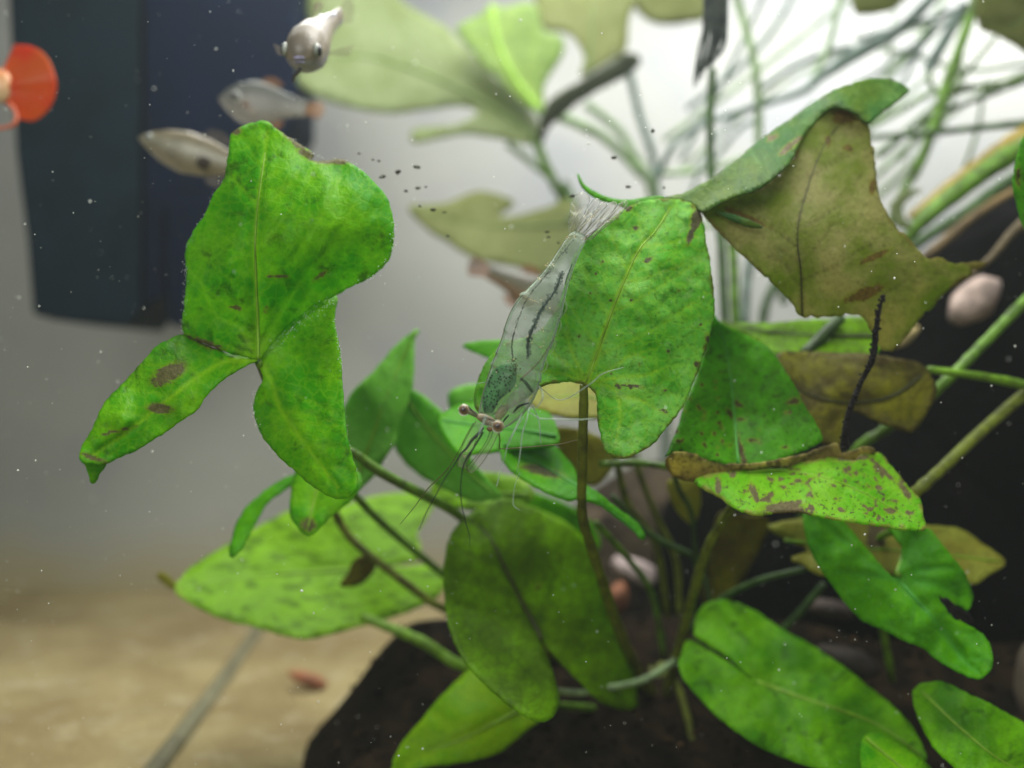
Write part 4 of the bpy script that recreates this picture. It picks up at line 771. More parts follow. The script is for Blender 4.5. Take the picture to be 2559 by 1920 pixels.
# ------------------------------------------------------------------ fish
def fish_mat(name, back, side, belly, alpha=0.85, rough=0.3, metal=0.0, spots=None):
    N = NT(name); z = N.attr('dorsal')
    co = N.obj()
    c = N.mixc(N.step(z, 0.15, 0.55), lin(*belly), lin(*side)); c = N.mixc(N.step(z, 0.55, 0.95), c, lin(*back))
    c = N.mixc(N.step(N.noise(co, 45, 4, 0.7), 0.4, 0.75, 0, 0.35), c, lin(*[int(x * 0.6) for x in side]))
    nm = N.bump(N.noise(co, 130, 3, 0.6), 0.25, 0.004)
    sh = N.prin(c, rough, 0.6, nm, Metallic=metal)
    tr = N.n('ShaderNodeBsdfTransparent')
    return N.done(N.mixs(alpha, tr.outputs[0], sh))
def fin_mat(name, col, alpha, col2=None):
    N = NT(name); co = N.obj()
    c = N.mixc(N.step(N.noise(co, 9, 4, 0.6), 0.35, 0.65), lin(*col), lin(*(col2 or [int(x * 0.7) for x in col])))
    t = N.n('ShaderNodeBsdfTranslucent'); N.put(t.inputs['Color'], c)
    s = N.mixs(0.5, N.prin(c, 0.4, 0.4), t.outputs[0])
    return N.done(N.mixs(alpha, N.n('ShaderNodeBsdfTransparent').outputs[0], s))
EYE_R = plain('eye_ring', (150, 158, 150), 0.2, 0.6, 0.3, 30); EYE_P = plain('eye_pupil', (10, 16, 18), 0.1, 0.6, 0.1, 10)

def fan(pts_a, pts_b, n=10, m=10):
    a = catmull(pts_a, n); b = catmull(pts_b, n); V = []
    for t in np.linspace(0, 1, m): V.append(a * (1 - t) + b * t)
    k = len(a); V = np.concatenate(V)
    # fin rays stand proud as fine ripples
    V[:, 1] += 0.012 * np.sin(np.tile(np.arange(k), m) * 1.9) * np.repeat(np.linspace(0, 1, m), k)
    F = [[j * k + i, j * k + i + 1, (j + 1) * k + i + 1, (j + 1) * k + i] for j in range(m - 1) for i in range(k - 1)]
    return V, F

def fish(name, label, cat, loc, fwd, up, L, bm, fm, eye_s=0.155, eye_z=0.05, eye_r=0.032, deep=1.0, wide=1.0, group=None, pect=True, bend=0.0, tail=1.0, eyes=True, blunt=1.0, pup=0.55):
    """nose at local x=0, tail root at x=-1, z up; scaled by L"""
    fwd = Vector(fwd).normalized(); up = Vector(up); side = up.cross(fwd).normalized(); up = fwd.cross(side)
    M = np.array([fwd[:], side[:], up[:]])
    loc = np.array(loc)
    def W(v):
        v = np.array(v, float).copy(); v[:, 1] += bend * v[:, 0] ** 2
        return v * L @ M + loc
    root = thing(name, loc, label, cat, group)
    s0 = np.linspace(0, 1, 30); s = s0 ** blunt
    top = np.interp(s, [0, .03, .10, .22, .38, .55, .75, .9, 1], [.004, .03, .072, .118, .145, .132, .088, .062, .058]) * deep
    bot = np.interp(s, [0, .03, .10, .22, .38, .55, .75, .9, 1], [.004, .028, .068, .125, .160, .140, .080, .058, .054]) * deep
    wd = np.interp(s, [0, .03, .10, .22, .38, .55, .75, .9, 1], [.004, .026, .052, .078, .086, .068, .038, .020, .014]) * wide
    V = []; D = []; sides = 20
    for i in range(len(s)):
        for k in range(sides):
            a = 2 * math.pi * k / sides; cz = math.sin(a); cy = math.cos(a)
            zz = (top[i] if cz > 0 else bot[i]) * cz
            V.append((-s0[i], wd[i] * cy, zz)); D.append(0.5 + 0.5 * cz)
    F = [[i * sides + k, i * sides + (k + 1) % sides, (i + 1) * sides + (k + 1) % sides, (i + 1) * sides + k] for i in range(len(s) - 1) for k in range(sides)]
    F += [list(range(sides))[::-1], [(len(s) - 1) * sides + k for k in range(sides)]]
    b = mk('body', W(V), F, bm, root)
    at = b.data.attributes.new('dorsal', 'FLOAT', 'POINT'); at.data.foreach_set('value', D)
    v, f = fan([(-.98, 0, .058), (-.98, 0, 0), (-.98, 0, -.054)], [(-1 - .20 * tail, 0, .13 * tail), (-1 - .25 * tail, 0, 0), (-1 - .20 * tail, 0, -.13 * tail)])
    mk('tail_fin', W(v), f, fm, root)
    v, f = fan([(-.44, 0, .135 * deep), (-.55, 0, .13 * deep), (-.64, 0, .11 * deep)], [(-.52, 0, .135 * deep + .07), (-.62, 0, .13 * deep + .075), (-.72, 0, .12 * deep + .03)])
    mk('dorsal_fin', W(v), f, fm, root)
    v, f = fan([(-.56, 0, -.13 * deep), (-.63, 0, -.115 * deep), (-.70, 0, -.095 * deep)], [(-.62, 0, -.13 * deep - .06), (-.70, 0, -.12 * deep - .06), (-.77, 0, -.09 * deep - .03)])
    mk('anal_fin', W(v), f, fm, root)
    for sg in (-1, 1):
        ws = np.interp(eye_s, s0, wd)
        if pect:
            v, f = fan([(-.27, sg * wide * .080, -.03), (-.27, sg * wide * .082, -.06)], [(-.40, sg * wide * .17, -.02), (-.38, sg * wide * .15, -.11)])
            mk('pectoral_fin', W(v), f, fm, root)
        if not eyes: continue
        c0 = np.array([-eye_s, sg * ws * 0.93, eye_z * deep])
        e = mk('eye', W(ICO2[0] * np.array([eye_r, eye_r * .45, eye_r]) + c0), ICO2[1], EYE_R, root)
        mk('pupil', W(ICO2[0] * np.array([pup, .4, pup]) * eye_r + c0 + np.array([0, sg * eye_r * .28, 0])), ICO2[1], EYE_P, e)
    return root, W

PALE = fish_mat('pale_fish_skin', (96, 102, 94), (130, 130, 120), (142, 138, 122), 0.46)
CLEAR_FIN = fin_mat('clear_fin', (150, 140, 120), 0.35)
AMBER_FIN = fin_mat('amber_fin', (170, 120, 70), 0.55)
G = 'small fish swimming behind the plants'
# pale fish, facing left, above the left leaf
f3, W = fish('fish', 'pale grey fish facing left above the big left leaf', 'fish', P(546, 246, 2.35), (-1, 0.0, 0.12), (0, 0, 1), pix(222, 2.35), PALE, AMBER_FIN, eye_s=0.21, eye_z=0.02, eye_r=0.055, deep=1.72, pup=0.7, group=G, tail=0.8)
# silver fish below it
SILV = fish_mat('silver_fish_skin', (100, 92, 66), (140, 138, 116), (128, 120, 92), 0.68, 0.3)
f4, W = fish('fish', 'silvery fish with dark belly spot half hidden by the left leaf', 'fish', P(346, 344, 2.25), (-1, 0.06, 0.30), (0, 0, 1), pix(330, 2.25), SILV, CLEAR_FIN, eye_s=0.10, eye_z=0.02, eye_r=0.032, deep=1.05, pup=0.4, group=G)
v = ICO3[0] * (1 + .2 * fbm(ICO3[0], 3, 3, 4))[:, None] * np.array([.055, .02, .055]) + np.array([-.56, .055, -.05]); mk('belly_spot', W(v), ICO3[1], plain('belly_spot_dark', (62, 54, 46), 0.5, 0.1, 0.3, 20, alpha=0.75), f4)
v = ICO3[0] * (1 + .2 * fbm(ICO3[0], 3, 3, 4))[:, None] * np.array([.055, .02, .055]) + np.array([-.56, -.055, -.05]); mk('belly_spot', W(v), ICO3[1], bpy.data.materials['belly_spot_dark'], f4)
# fish seen head-on at the top
BLUE = fish_mat('blue_grey_fish_skin', (104, 98, 84), (122, 112, 90), (148, 144, 156), 0.9, 0.42)
f2, W = fish('fish', 'silver blue fish seen head on at the top, trailing a dark thread', 'fish', P(747, 150, 1.78), (-0.06, -0.78, -0.62), (0.0, -0.62, 0.78), pix(330, 1.78), BLUE, CLEAR_FIN, eye_s=0.10, eye_z=0.03, eye_r=0.056, deep=1.25, wide=1.9, blunt=0.75, pup=0.8, bend=0.12, group=G, pect=True)
stem('waste_thread', [(752, 168, 1.76), (745, 180, 1.76), (736, 190, 1.76), (732, 203, 1.76)], [5, 5.5, 5, 4], plain('waste_dark', (46, 44, 40), 0.6, 0.3), f2, 8)
LILAC = plain('fish_lilac_sheen', (150, 146, 178), 0.3, 0.5, 0.4, 60)
def patch(name, c, r, m, seed): mk(name, W(ICO3[0] * (1 + .18 * fbm(ICO3[0], 2.5, 3, seed))[:, None] * np.array(r) + np.array(c)), ICO3[1], m, f2)
patch('forehead_patch', (-.16, 0, .085), (.10, .055, .03), LILAC, 2)
patch('lip', (-.012, 0, .012), (.022, .045, .014), LILAC, 3); patch('lip', (-.018, 0, -.022), (.022, .040, .014), LILAC, 4)
for k in range(9): patch('back_glint', (-.38 - .05 * k, random.uniform(-.05, .05), .14 - .006 * k), (.03, .02, .012), plain('glint_blue_white', (190, 200, 226), 0.15, 0.8, 0.3, 60) if k == 0 else bpy.data.materials['glint_blue_white'], 10 + k)  # bluish highlights on the back, put in as pale blobs
# dark fish with an orange tail behind the shrimp
DARK = fish_mat('dark_fish_skin', (62, 62, 50), (84, 82, 66), (120, 92, 66), 0.95)
ORG_FIN = fin_mat('orange_tail', (150, 104, 70), 0.75)
f5, W = fish('fish', 'dim brown fish with orange tail swimming away behind the shrimp', 'fish', P(1432, 775, 2.5), (1, 0.25, -0.42), (0.2, 0, 1), pix(235, 2.5), DARK, ORG_FIN, deep=1.35, group=G, tail=0.9)
# orange fish leaving at the left edge
ORB = fish_mat('orange_fish_skin', (196, 120, 70), (196, 150, 104), (200, 176, 136), 0.95)
RED_FIN = fin_mat('red_orange_tail', (200, 60, 18), 0.9, (196, 92, 30))
root6 = thing('fish', P(-110, 215, 2.25), 'orange red fish leaving at left edge, only its round tail showing', 'fish', G)
D6 = 2.25
a = [(8, 172, D6), (14, 214, D6 - .005), (8, 254, D6)]
b_ = [(34, 112, D6 + .05), (78, 116, D6 + .03), (115, 140, D6 + .01), (137, 190, D6), (139, 230, D6 + .01), (122, 272, D6 + .02), (88, 302, D6 + .03), (54, 300, D6 + .04)]
aa = catmull([a[0], (10, 185, D6), (13, 200, D6), a[1], (14, 222, D6), (13, 232, D6), (11, 244, D6), a[2]], 6); bb = catmull(b_, 6)
k = len(aa); m_ = 16; V = []
for t in np.linspace(0, 1, m_):
    row = aa * (1 - t) + bb * t; row[:, 2] += 0.0 * np.sin(np.arange(k) * 1.4) * t
    V.append(Pn(row[:, :2], row[:, 2]))
F = [[j * k + i, j * k + i + 1, (j + 1) * k + i + 1, (j + 1) * k + i] for j in range(m_ - 1) for i in range(k - 1)]
o = mk('tail_fin', np.concatenate(V), F, RED_FIN, root6); so = o.modifiers.new('t', 'SOLIDIFY'); so.thickness = 0.004
pts = catmull([(-290, 215), (-270, 215), (-220, 214), (-150, 214), (-80, 214), (-20, 215), (14, 216), (26, 217)], 5); rr = np.interp(np.linspace(0, 1, len(pts)), [0, .08, .3, .55, .8, 1], [3, 36, 70, 66, 42, 22])
v, f = tube_geo(Pn(pts, np.full(len(pts), D6)), rr / 2559 * K * D6, 18, flat=0.5)
o = mk('body', v, f, ORB, root6)
at = o.data.attributes.new('dorsal', 'FLOAT', 'POINT'); zc = v[:, 2] - v[:, 2].mean(); at.data.foreach_set('value', np.clip(0.5 + zc / 0.09, 0, 1))
for sg in (-1, 1):
    e = mk('eye', ICO2[0] * np.array([.011, .005, .011]) + np.array(P(-268, 205, D6)) + np.array([0, sg * 0.014, 0]), ICO2[1], EYE_R, root6)
    mk('pupil', ICO2[0] * np.array([.006, .004, .006]) + np.array(P(-268, 205, D6)) + np.array([0, sg * 0.017, 0]), ICO2[1], EYE_P, e)
stem('waste_thread', [(22, 258, D6 - .03), (34, 272, D6 - .03), (41, 292, D6 - .03), (37, 308, D6 - .03), (22, 317, D6 - .03), (0, 321, D6 - .03), (-20, 318, D6 - .03)], [4, 5, 5.5, 5.5, 5, 4.5, 4], plain('waste_orange', (214, 110, 74), 0.5, 0.4), root6, 8)

# ------------------------------------------------------------------ the clear shrimp
sh = thing('shrimp', P(1300, 860, 1.50), 'clear ghost shrimp with a green spotted body hanging head down before the veined leaf', 'shrimp')
JEL = glassy('shrimp_shell', (176, 198, 178), 0.27, 0.85)
JFIN = glassy('shrimp_fin', (190, 192, 172), 0.16, 0.6)
JLEG = plain('shrimp_leg', (176, 200, 184), 0.3, 0.2, 0.3, 60, alpha=0.34)
INK = plain('shrimp_pigment', (18, 26, 24), 0.5, 0.3, 0.2, 60); INKS = plain('shrimp_pigment_soft', (44, 66, 62), 0.5, 0.1, 0.4, 60, alpha=0.5)
GOLD = plain('shrimp_gold', (206, 190, 140), 0.3, 0.6, 0.3, 60)
OLV = plain('shrimp_antenna', (52, 60, 26), 0.5, 0.3, 0.3, 60, alpha=0.9)
OLVP = plain('shrimp_antenna_pale', (96, 104, 60), 0.5, 0.3, 0.3, 60, alpha=0.6)
Lr = [(1436, 578), (1422, 588), (1400, 617), (1381, 647), (1366, 668), (1340, 699), (1313, 726), (1298, 740), (1275, 780), (1261, 821), (1252, 850), (1240, 883), (1228, 912), (1217, 945), (1208, 975), (1201, 1003), (1196, 1030), (1198, 1048), (1208, 1062)]
Rr = [(1456, 586), (1467, 597), (1450, 632), (1434, 668), (1424, 700), (1414, 738), (1407, 775), (1400, 797), (1390, 835), (1378, 868), (1366, 895), (1354, 925), (1350, 955), (1341, 985), (1325, 1015), (1302, 1042), (1274, 1064), (1248, 1074), (1228, 1070)]
Ds = [1.565, 1.56, 1.55, 1.54, 1.53, 1.522, 1.515, 1.512, 1.506, 1.502, 1.50, 1.498, 1.497, 1.496, 1.496, 1.496, 1.496, 1.496, 1.496]
q = catmull(np.hstack([Lr, Rr, np.array(Ds)[:, None]]), 8); ns = len(q); sides = 28
Vb = []; CEN = []
segs = [1.0, 4.0, 6.9, 9.2, 11.0, 12.0]                       # where one shell plate overlaps the next
for i in range(ns):
    l, r, d = q[i, :2], q[i, 2:4], q[i, 4]; t = i / 8
    c = (l + r) / 2; h = (l - r) / 2
    bulge = 1.0
    for s0 in segs:
        x = t - s0
        if -0.9 < x <= 0: bulge += 0.050 * (1 + x / 0.9)
        if 0 < x < 0.35: bulge -= 0.030 * (1 - x / 0.35)
    hw = pix(np.linalg.norm(h), d) * bulge
    C = np.array(P(c[0], c[1], d)); U = np.array(P(*(c + h), d)) - C; U /= np.linalg.norm(U)
    CEN.append((c, h, d, hw))
    for k in range(sides):
        a = 2 * math.pi * k / sides
        Vb.append(C + hw * math.cos(a) * U + np.array([0, -1, 0]) * hw * 0.66 * math.sin(a))
F = [[i * sides + k, (i + 1) * sides + k, (i + 1) * sides + (k + 1) % sides, i * sides + (k + 1) % sides] for i in range(ns - 1) for k in range(sides)]
F += [list(range(sides)), [(ns - 1) * sides + k for k in range(sides)][::-1]]
mk('body', Vb, F, JEL, sh)
CC = np.array([c for c, _, _, _ in CEN]); HH = np.array([h for _, h, _, _ in CEN])
def surf(px, py, inset=1.0):
    """depth of the shrimp's near skin at a photo pixel"""
    i = int(np.argmin(np.abs(((np.array([px, py]) - CC) * np.stack([HH[:, 1], -HH[:, 0]], 1) / np.linalg.norm(HH, axis=1)[:, None]).sum(1)) + 0.02 * np.linalg.norm(CC - [px, py], axis=1)))
    u = np.dot(np.array([px, py]) - CC[i], HH[i]) / np.dot(HH[i], HH[i])
    return CEN[i][2] - CEN[i][3] * 0.66 * math.sqrt(max(0.03, 1 - min(1, u * u))) * inset
def on(pts, n=8, inset=1.02): 
    c = catmull(pts, n); return c, np.array([surf(x, y, inset) for x, y in c])
def strand(name, pts, r, m, surfed=False, d=None, sides=6, n=8, parent=sh):
    if surfed: c, dd = on(pts, n)
    else:
        p = np.asarray(pts, float); c = catmull(p, n); dd = c[:, 2] if p.shape[1] > 2 else np.full(len(c), d); c = c[:, :2]
    rr = np.interp(np.linspace(0, 1, len(c)), np.linspace(0, 1, len(np.atleast_1d(r))), np.atleast_1d(r))
    v, f = tube_geo(Pn(c, dd), rr / 2559 * K * dd, sides); return mk(name, v, f, m, parent)
def dots(name, pts, rmin, rmax, m, parent=sh, inset=1.03, flat=0.5, jit=0.0):
    g = Geo()
    for x, y in pts:
        x += random.uniform(-jit, jit); y += random.uniform(-jit, jit); d = surf(x, y, inset); r = pix(random.uniform(rmin, rmax), d)
        g.add(ICO1[0] * r * np.array([1, flat, random.uniform(0.9, 1.5)]) + np.array(P(x, y, d)), ICO1[1])
    o = g.mk(name, m, parent); o['kind'] = 'stuff'; return o
# green organ with black dots
SADDLE = [(1253, 912), (1283, 912), (1291, 938), (1285, 966), (1262, 988), (1244, 1006), (1232, 1030), (1210, 1030), (1205, 1000), (1215, 963), (1230, 931)]
po = resample(catmull(SADDLE, 6, True), 4, True); cen = po.mean(0)
V = []; F = []; rings = 9; k = len(po)
for sgn, dep in ((-1, 0.70), (1, -0.2)):
    base = len(V)
    for j in range(rings):
        t = j / (rings - 1)
        for p in po:
            x = cen + (p - cen) * math.cos(t * 1.45)
            d0 = surf(*p, 0.42); V.append(np.array(P(x[0], x[1], d0 + (-1 if sgn < 0 else 1) * 0.010 * math.sin(t * 1.57))))
    for j in range(rings - 1):
        for i in range(k):
            qd = [base + j * k + i, base + j * k + (i + 1) % k, base + (j + 1) * k + (i + 1) % k, base + (j + 1) * k + i]; F.append(qd if sgn < 0 else qd[::-1])
    V.append(np.mean(V[base + (rings - 1) * k: base + rings * k], axis=0)); 
    for i in range(k):
        tr = [base + (rings - 1) * k + i, base + (rings - 1) * k + (i + 1) % k, len(V) - 1]; F.append(tr if sgn < 0 else tr[::-1])
sd = mk('green_organ', V, F, plain('organ_green', (58, 140, 64), 0.5, 0.1, 0.3, 30, col2=(40, 110, 48)), sh); sd['label'] = 'green organ peppered with black dots'
pts = []
while len(pts) < 64:
    x, y = random.uniform(1202, 1290), random.uniform(912, 1030)
    if inside(np.array([[x, y]]), po)[0] and all((x - a) ** 2 + (y - b) ** 2 > 34 for a, b in pts) and random.random() < 0.35 + (y - 912) / 140: pts.append((x, y))
dots('pigment_spots', pts, 1.5, 2.8, INK, sd, inset=1.04)
dots('pigment_spots', [(1283 + random.gauss(0, 7), 925 + random.gauss(0, 14)) for _ in range(40)], 1.2, 2.0, plain('pigment_olive', (58, 60, 24), 0.5, 0.3), sh)
for pts, r, m in [([(1301, 945), (1312, 955), (1322, 968), (1330, 979)], [3.5, 4.5, 5, 3], INKS), ([(1321, 1008), (1305, 1012), (1294, 1018), (1283, 1031)], [1.5, 3, 3.5, 1.5], INK), ([(1271, 1038), (1262, 1048), (1257, 1056)], [2, 2.5, 1.5], INK),
                  ([(1404, 682), (1392, 718), (1373, 747), (1351, 777), (1336, 810), (1324, 840), (1318, 867), (1320, 890)], [1.5, 2.5, 2, 3, 2, 3, 2, 1], INKS), ([(1283, 834), (1279, 867), (1283, 905)], [1.2, 1.4, 1.0], INK), ([(1430, 660), (1418, 690), (1412, 712)], [1.5, 2.5, 1], INKS)]:
    strand('dark_stripe', pts, r, m, True)
line = resample(catmull([(1438, 593), (1413, 625), (1394, 647), (1375, 674), (1348, 707), (1324, 737), (1308, 766), (1294, 802), (1284, 834), (1279, 867), (1283, 899)], 8), 5.5)
dots('pigment_spots', line, 1.4, 2.3, INK, jit=1.0)
gut = catmull([(1404, 682), (1392, 718), (1373, 747), (1351, 777), (1336, 810), (1324, 840), (1318, 867), (1320, 890)], 8)
dots('gut_line', [(p[0] + random.gauss(0, 3.2), p[1] + random.gauss(0, 4)) for p in gut for _ in range(5)], 1.6, 3.6, INKS, inset=0.8)
dots('pigment_spots', [(1420 - 60 * t + random.gauss(0, 5), 612 + 85 * t + random.gauss(0, 5)) for t in np.linspace(0, 1, 45)], 0.9, 2.0, INK)
dots('gold_specks', [p for p in resample(np.array([(1299, 737), (1322, 747), (1344, 756)], float), 5)] + [(1374 + random.gauss(0, 5), 663 + random.gauss(0, 4)) for _ in range(9)] + [(1345 + random.gauss(0, 8), 699 + random.gauss(0, 3)) for _ in range(8)] + [(1424 + random.gauss(0, 8), 594 + random.gauss(0, 4)) for _ in range(10)] + [(1462 + random.gauss(0, 5), 594 + random.gauss(0, 4)) for _ in range(8)] + [(1350 + random.gauss(0, 20), 820 + random.gauss(0, 40)) for _ in range(14)] + [(1270, 902), (1283, 899), (1237, 918), (1240, 930), (1290, 965)], 1.2, 2.1, GOLD)
strand('shell_seam', [(1388, 840), (1350, 900), (1310, 940), (1298, 952)], [0.8, 1.3, 1.6, 1.2], plain('shell_seam_brown', (110, 104, 80), 0.4, 0.4), True)
for s0 in segs:                                                # fine rims where the plates overlap
    i = int(round(s0 * 8)); c, h, d, hw = CEN[i]
    pts = [tuple(c + h * math.cos(a) * 1.0) for a in np.linspace(0.1, 2.9, 9)]
    pts = [(x - 0.12 * h[1] * math.sin(a) * 0.6, y + 0.12 * h[0] * math.sin(a) * -0.6) for (x, y), a in zip(pts, np.linspace(0.1, 2.9, 9))]
    strand('shell_rim', pts, [0.5, 0.7, 0.5], JFIN, True)
strand('back_edge', [(1421, 590), (1399, 619), (1365, 670), (1313, 728), (1275, 782), (1252, 852), (1229, 914), (1209, 976), (1199, 1025)], [0.6, 0.9, 0.9, 1.0, 1.1, 1.1, 1.0, 0.9, 0.6], plain('back_edge_olive', (112, 108, 58), 0.4, 0.3, 0.3, 40, alpha=0.7), True, n=10)
strand('belly_edge', [(1450, 630), (1424, 698), (1405, 776), (1388, 836), (1366, 893), (1347, 955), (1323, 1014), (1297, 1042)], [0.5, 0.7, 0.8, 0.8, 0.8, 0.8, 0.7, 0.5], JLEG, True, n=10)
def blob(name, px, py, d, rx, rz, ang, m, parent=sh, fl=0.8, rough_=0.15, seed=2):
    V, F = ICO3; v = V * (1 + rough_ * fbm(V, 3, 3, seed))[:, None] * np.array([pix(rx, d), pix(min(rx, rz) * fl, d), pix(rz, d)])
    a = math.radians(-ang); x = v[:, 0] * math.cos(a) - v[:, 2] * math.sin(a); zz = v[:, 0] * math.sin(a) + v[:, 2] * math.cos(a)
    return mk(name, np.stack([x, v[:, 1], zz], 1) + np.array(P(px, py, d)), F, m, parent)
MUSC = plain('muscle_milky', (178, 196, 176), 0.5, 0.2, 0.25, 50, alpha=0.20)
for a_, b_ in zip([0.3] + segs[:-1], segs):                    # cloudy muscle of each segment
    i = int(round((a_ + b_) * 4)); c, h, d, hw = CEN[min(i, ns - 1)]; ia, ib = int(a_ * 8), int(b_ * 8)
    ln = np.linalg.norm(CEN[ib][0] - CEN[ia][0]) * 0.52; ax = CEN[ib][0] - CEN[ia][0]; wd_ = np.linalg.norm(h)
    cc = c - h * 0.06; blob('muscle', cc[0], cc[1], d + 0.002, ln, wd_ * 0.74, math.degrees(math.atan2(ax[1], ax[0])), MUSC, rough_=0.10, seed=int(a_ * 7), fl=0.5)
# head: brown tissue, eyes on stalks
HEADM = plain('head_tissue', (150, 138, 108), 0.4, 0.4, 0.45, 70, alpha=0.9)
v, f = ICO3; v = v * (1 + .22 * fbm(v, 3, 3, 2))[:, None]
blob('head_tissue', 1215, 1048, 1.468, 26, 11, 20, HEADM)
blob('head_tissue', 1254, 1030, 1.480, 24, 12, -52, plain('head_tissue_pale', (162, 150, 122), 0.4, 0.3, 0.35, 70, alpha=0.55), seed=5)
blob('stomach', 1290, 1005, 1.488, 34, 22, -62, plain('stomach_milky', (176, 182, 168), 0.5, 0.2, 0.25, 40, alpha=0.30), seed=8)
blob('gill_chamber', 1318, 960, 1.492, 38, 20, -68, plain('gill_milky', (172, 188, 174), 0.5, 0.2, 0.25, 40, alpha=0.28), seed=9)
blob('mouthpart', 1224, 1073, 1.452, 8, 6, 20, plain('mouth_brown', (120, 84, 46), 0.4, 0.4, 0.4, 60), rough_=0.25)
for (ex, ey, er, sx, sy, d) in ((1160, 1024, 14.5, 1196, 1042, 1.455), (1245, 1065, 15.5, 1218, 1058, 1.435)):
    e = blob('eye', ex, ey, d, er, er, 0, plain('eye_shell', (172, 166, 140), 0.15, 0.5, 0.25, 80, alpha=0.75), rough_=0.02, fl=1.0)
    for rr_, cc in ((0.80, (132, 108, 72)), (0.55, (82, 66, 58)), (0.30, (20, 17, 16))):
        g = Geo(); g.add(ICO2[0] * np.array([1, .35, 1]) * pix(er * rr_, d) + np.array(P(ex - 1, ey, d)) + np.array([0, -pix(er * (1.02 - 0.38 * rr_ ** 2 * 1.2), d), 0]), ICO2[1])
        g.mk('eye_ring', plain('eye_ring_%d' % cc[0], cc, 0.25, 0.6, 0.3, 120), e)
    strand('eye_stalk', [(ex, ey, d), ((ex + sx) / 2, (ey + sy) / 2 - 2, d + .006), (sx, sy, d + .016)], [9.5, 8, 5.5], plain('eye_stalk_clear', (160, 158, 136), 0.25, 0.5, 0.35, 90, alpha=0.75), n=6, sides=10, parent=e)
    strand('eye_rim', [(ex - er * .98, ey - 3, d - .002), (ex - er * .72, ey + er * .74, d - .002), (ex, ey + er * 1.02, d - .002), (ex + er * .7, ey + er * .74, d - .002)], [0.8, 1.6, 1.6, .8], plain('eye_rim_white', (226, 232, 222), 0.2, 0.6), n=5, parent=e)
strand('eye_stripe', [(1171, 1016, 1.438), (1177, 1024, 1.442), (1188, 1034, 1.452)], [1.5, 2.5, 1], INK)
strand('eye_stripe', [(1203, 1046, 1.452), (1214, 1044, 1.446), (1228, 1050, 1.440), (1238, 1053, 1.436)], [1.0, 1.6, 1.6, 1], INK)
# antennules, antennae
strand('antennule', [(1208, 1069, 1.45), (1196, 1084, 1.448), (1179, 1101, 1.446), (1166, 1120, 1.444), (1152, 1135, 1.442), (1136, 1160, 1.44), (1113, 1194, 1.438), (1090, 1236, 1.436), (1066, 1280, 1.434), (1047, 1325, 1.43)], [3.2, 4.6, 4.2, 3.4, 2.8, 1.6, 1.6, 1.5, 1.3, 0.8], INK)
strand('antennule', [(1207, 1080, 1.452), (1198, 1096, 1.45), (1186, 1116, 1.448), (1172, 1137, 1.446), (1161, 1157, 1.444), (1154, 1185, 1.442), (1151, 1225, 1.44), (1156, 1275, 1.438), (1165, 1310, 1.436), (1173, 1340, 1.434), (1174, 1368, 1.432)], [2.5, 2.8, 2.4, 3.4, 2.6, 1.5, 1.5, 1.4, 1.2, 1.0, 0.6], INK)
strand('antenna', [(1183, 1058, 1.47), (1165, 1090, 1.47), (1146, 1128, 1.475), (1120, 1170, 1.485), (1094, 1198, 1.495), (1068, 1223, 1.50), (1035, 1268, 1.515), (1000, 1310, 1.53)], [1.6, 1.5, 1.4, 1.9, 1.9, 1.7, 1.2, 0.8], OLVP)
strand('antenna', [(1247, 1082, 1.46), (1249, 1100, 1.47), (1248, 1117, 1.49), (1252, 1122, 1.5), (1290, 1120, 1.51), (1340, 1116, 1.52), (1400, 1110, 1.54), (1440, 1100, 1.55)], [2.2, 1.8, 1.6, 1.5, 1.5, 1.4, 1.2, .8], plain('antenna_brown', (104, 88, 58), 0.5, 0.3, 0.3, 60, alpha=0.7))
strand('antenna', [(1232, 1078, 1.462), (1224, 1100, 1.462), (1206, 1128, 1.464), (1190, 1150, 1.466), (1172, 1176, 1.468), (1166, 1160, 1.468), (1180, 1130, 1.466)], [1.0, 1.0, 0.9, 0.9, 0.9, 0.8, 0.6], OLVP)
def scale_fan(a, b, d, label=None):
    """antennal scale: clear oval plate with a firm outer edge"""
    v, f = fan([(x, y, dd) for x, y, dd in a], [(x, y, dd) for x, y, dd in b], 8, 8)
    w_ = Pn(v[:, :2], v[:, 2] if False else np.interp(np.arange(len(v)), [0, len(v)], [d, d - .01]))
    o = mk('antennal_scale', w_, f, JFIN, sh); s = o.modifiers.new('t', 'SOLIDIFY'); s.thickness = 0.001
    strand('scale_edge', [(x, y, d - .002) for x, y, dd in a], [1.1, 0.9, 0.8], OLVP, parent=o); strand('scale_edge', [(x, y, d - .011) for x, y, dd in b], [0.9, 1.0, 0.8], OLVP, parent=o)
scale_fan([(1190, 1052, 0), (1168, 1090, 0), (1150, 1130, 0), (1143, 1166, 0)], [(1204, 1062, 0), (1190, 1100, 0), (1174, 1140, 0), (1163, 1170, 0)], 1.478)
scale_fan([(1226, 1075, 0), (1214, 1105, 0), (1190, 1140, 0), (1167, 1168, 0), (1172, 1181, 0)], [(1246, 1082, 0), (1232, 1112, 0), (1214, 1144, 0), (1196, 1168, 0), (1180, 1180, 0)], 1.468)
strand('rostrum', [(1215, 1040, 1.445), (1206, 1062, 1.438), (1198, 1082, 1.434), (1193, 1096, 1.432)], [5, 4, 2.5, 0.8], JLEG)
dots('gold_specks', [(1184 - 14 * t * 1.6 + random.gauss(0, 4), 1092 + 46 * t + random.gauss(0, 4)) for t in np.linspace(0, 1.2, 22)], 0.8, 1.7, GOLD, inset=1.3)
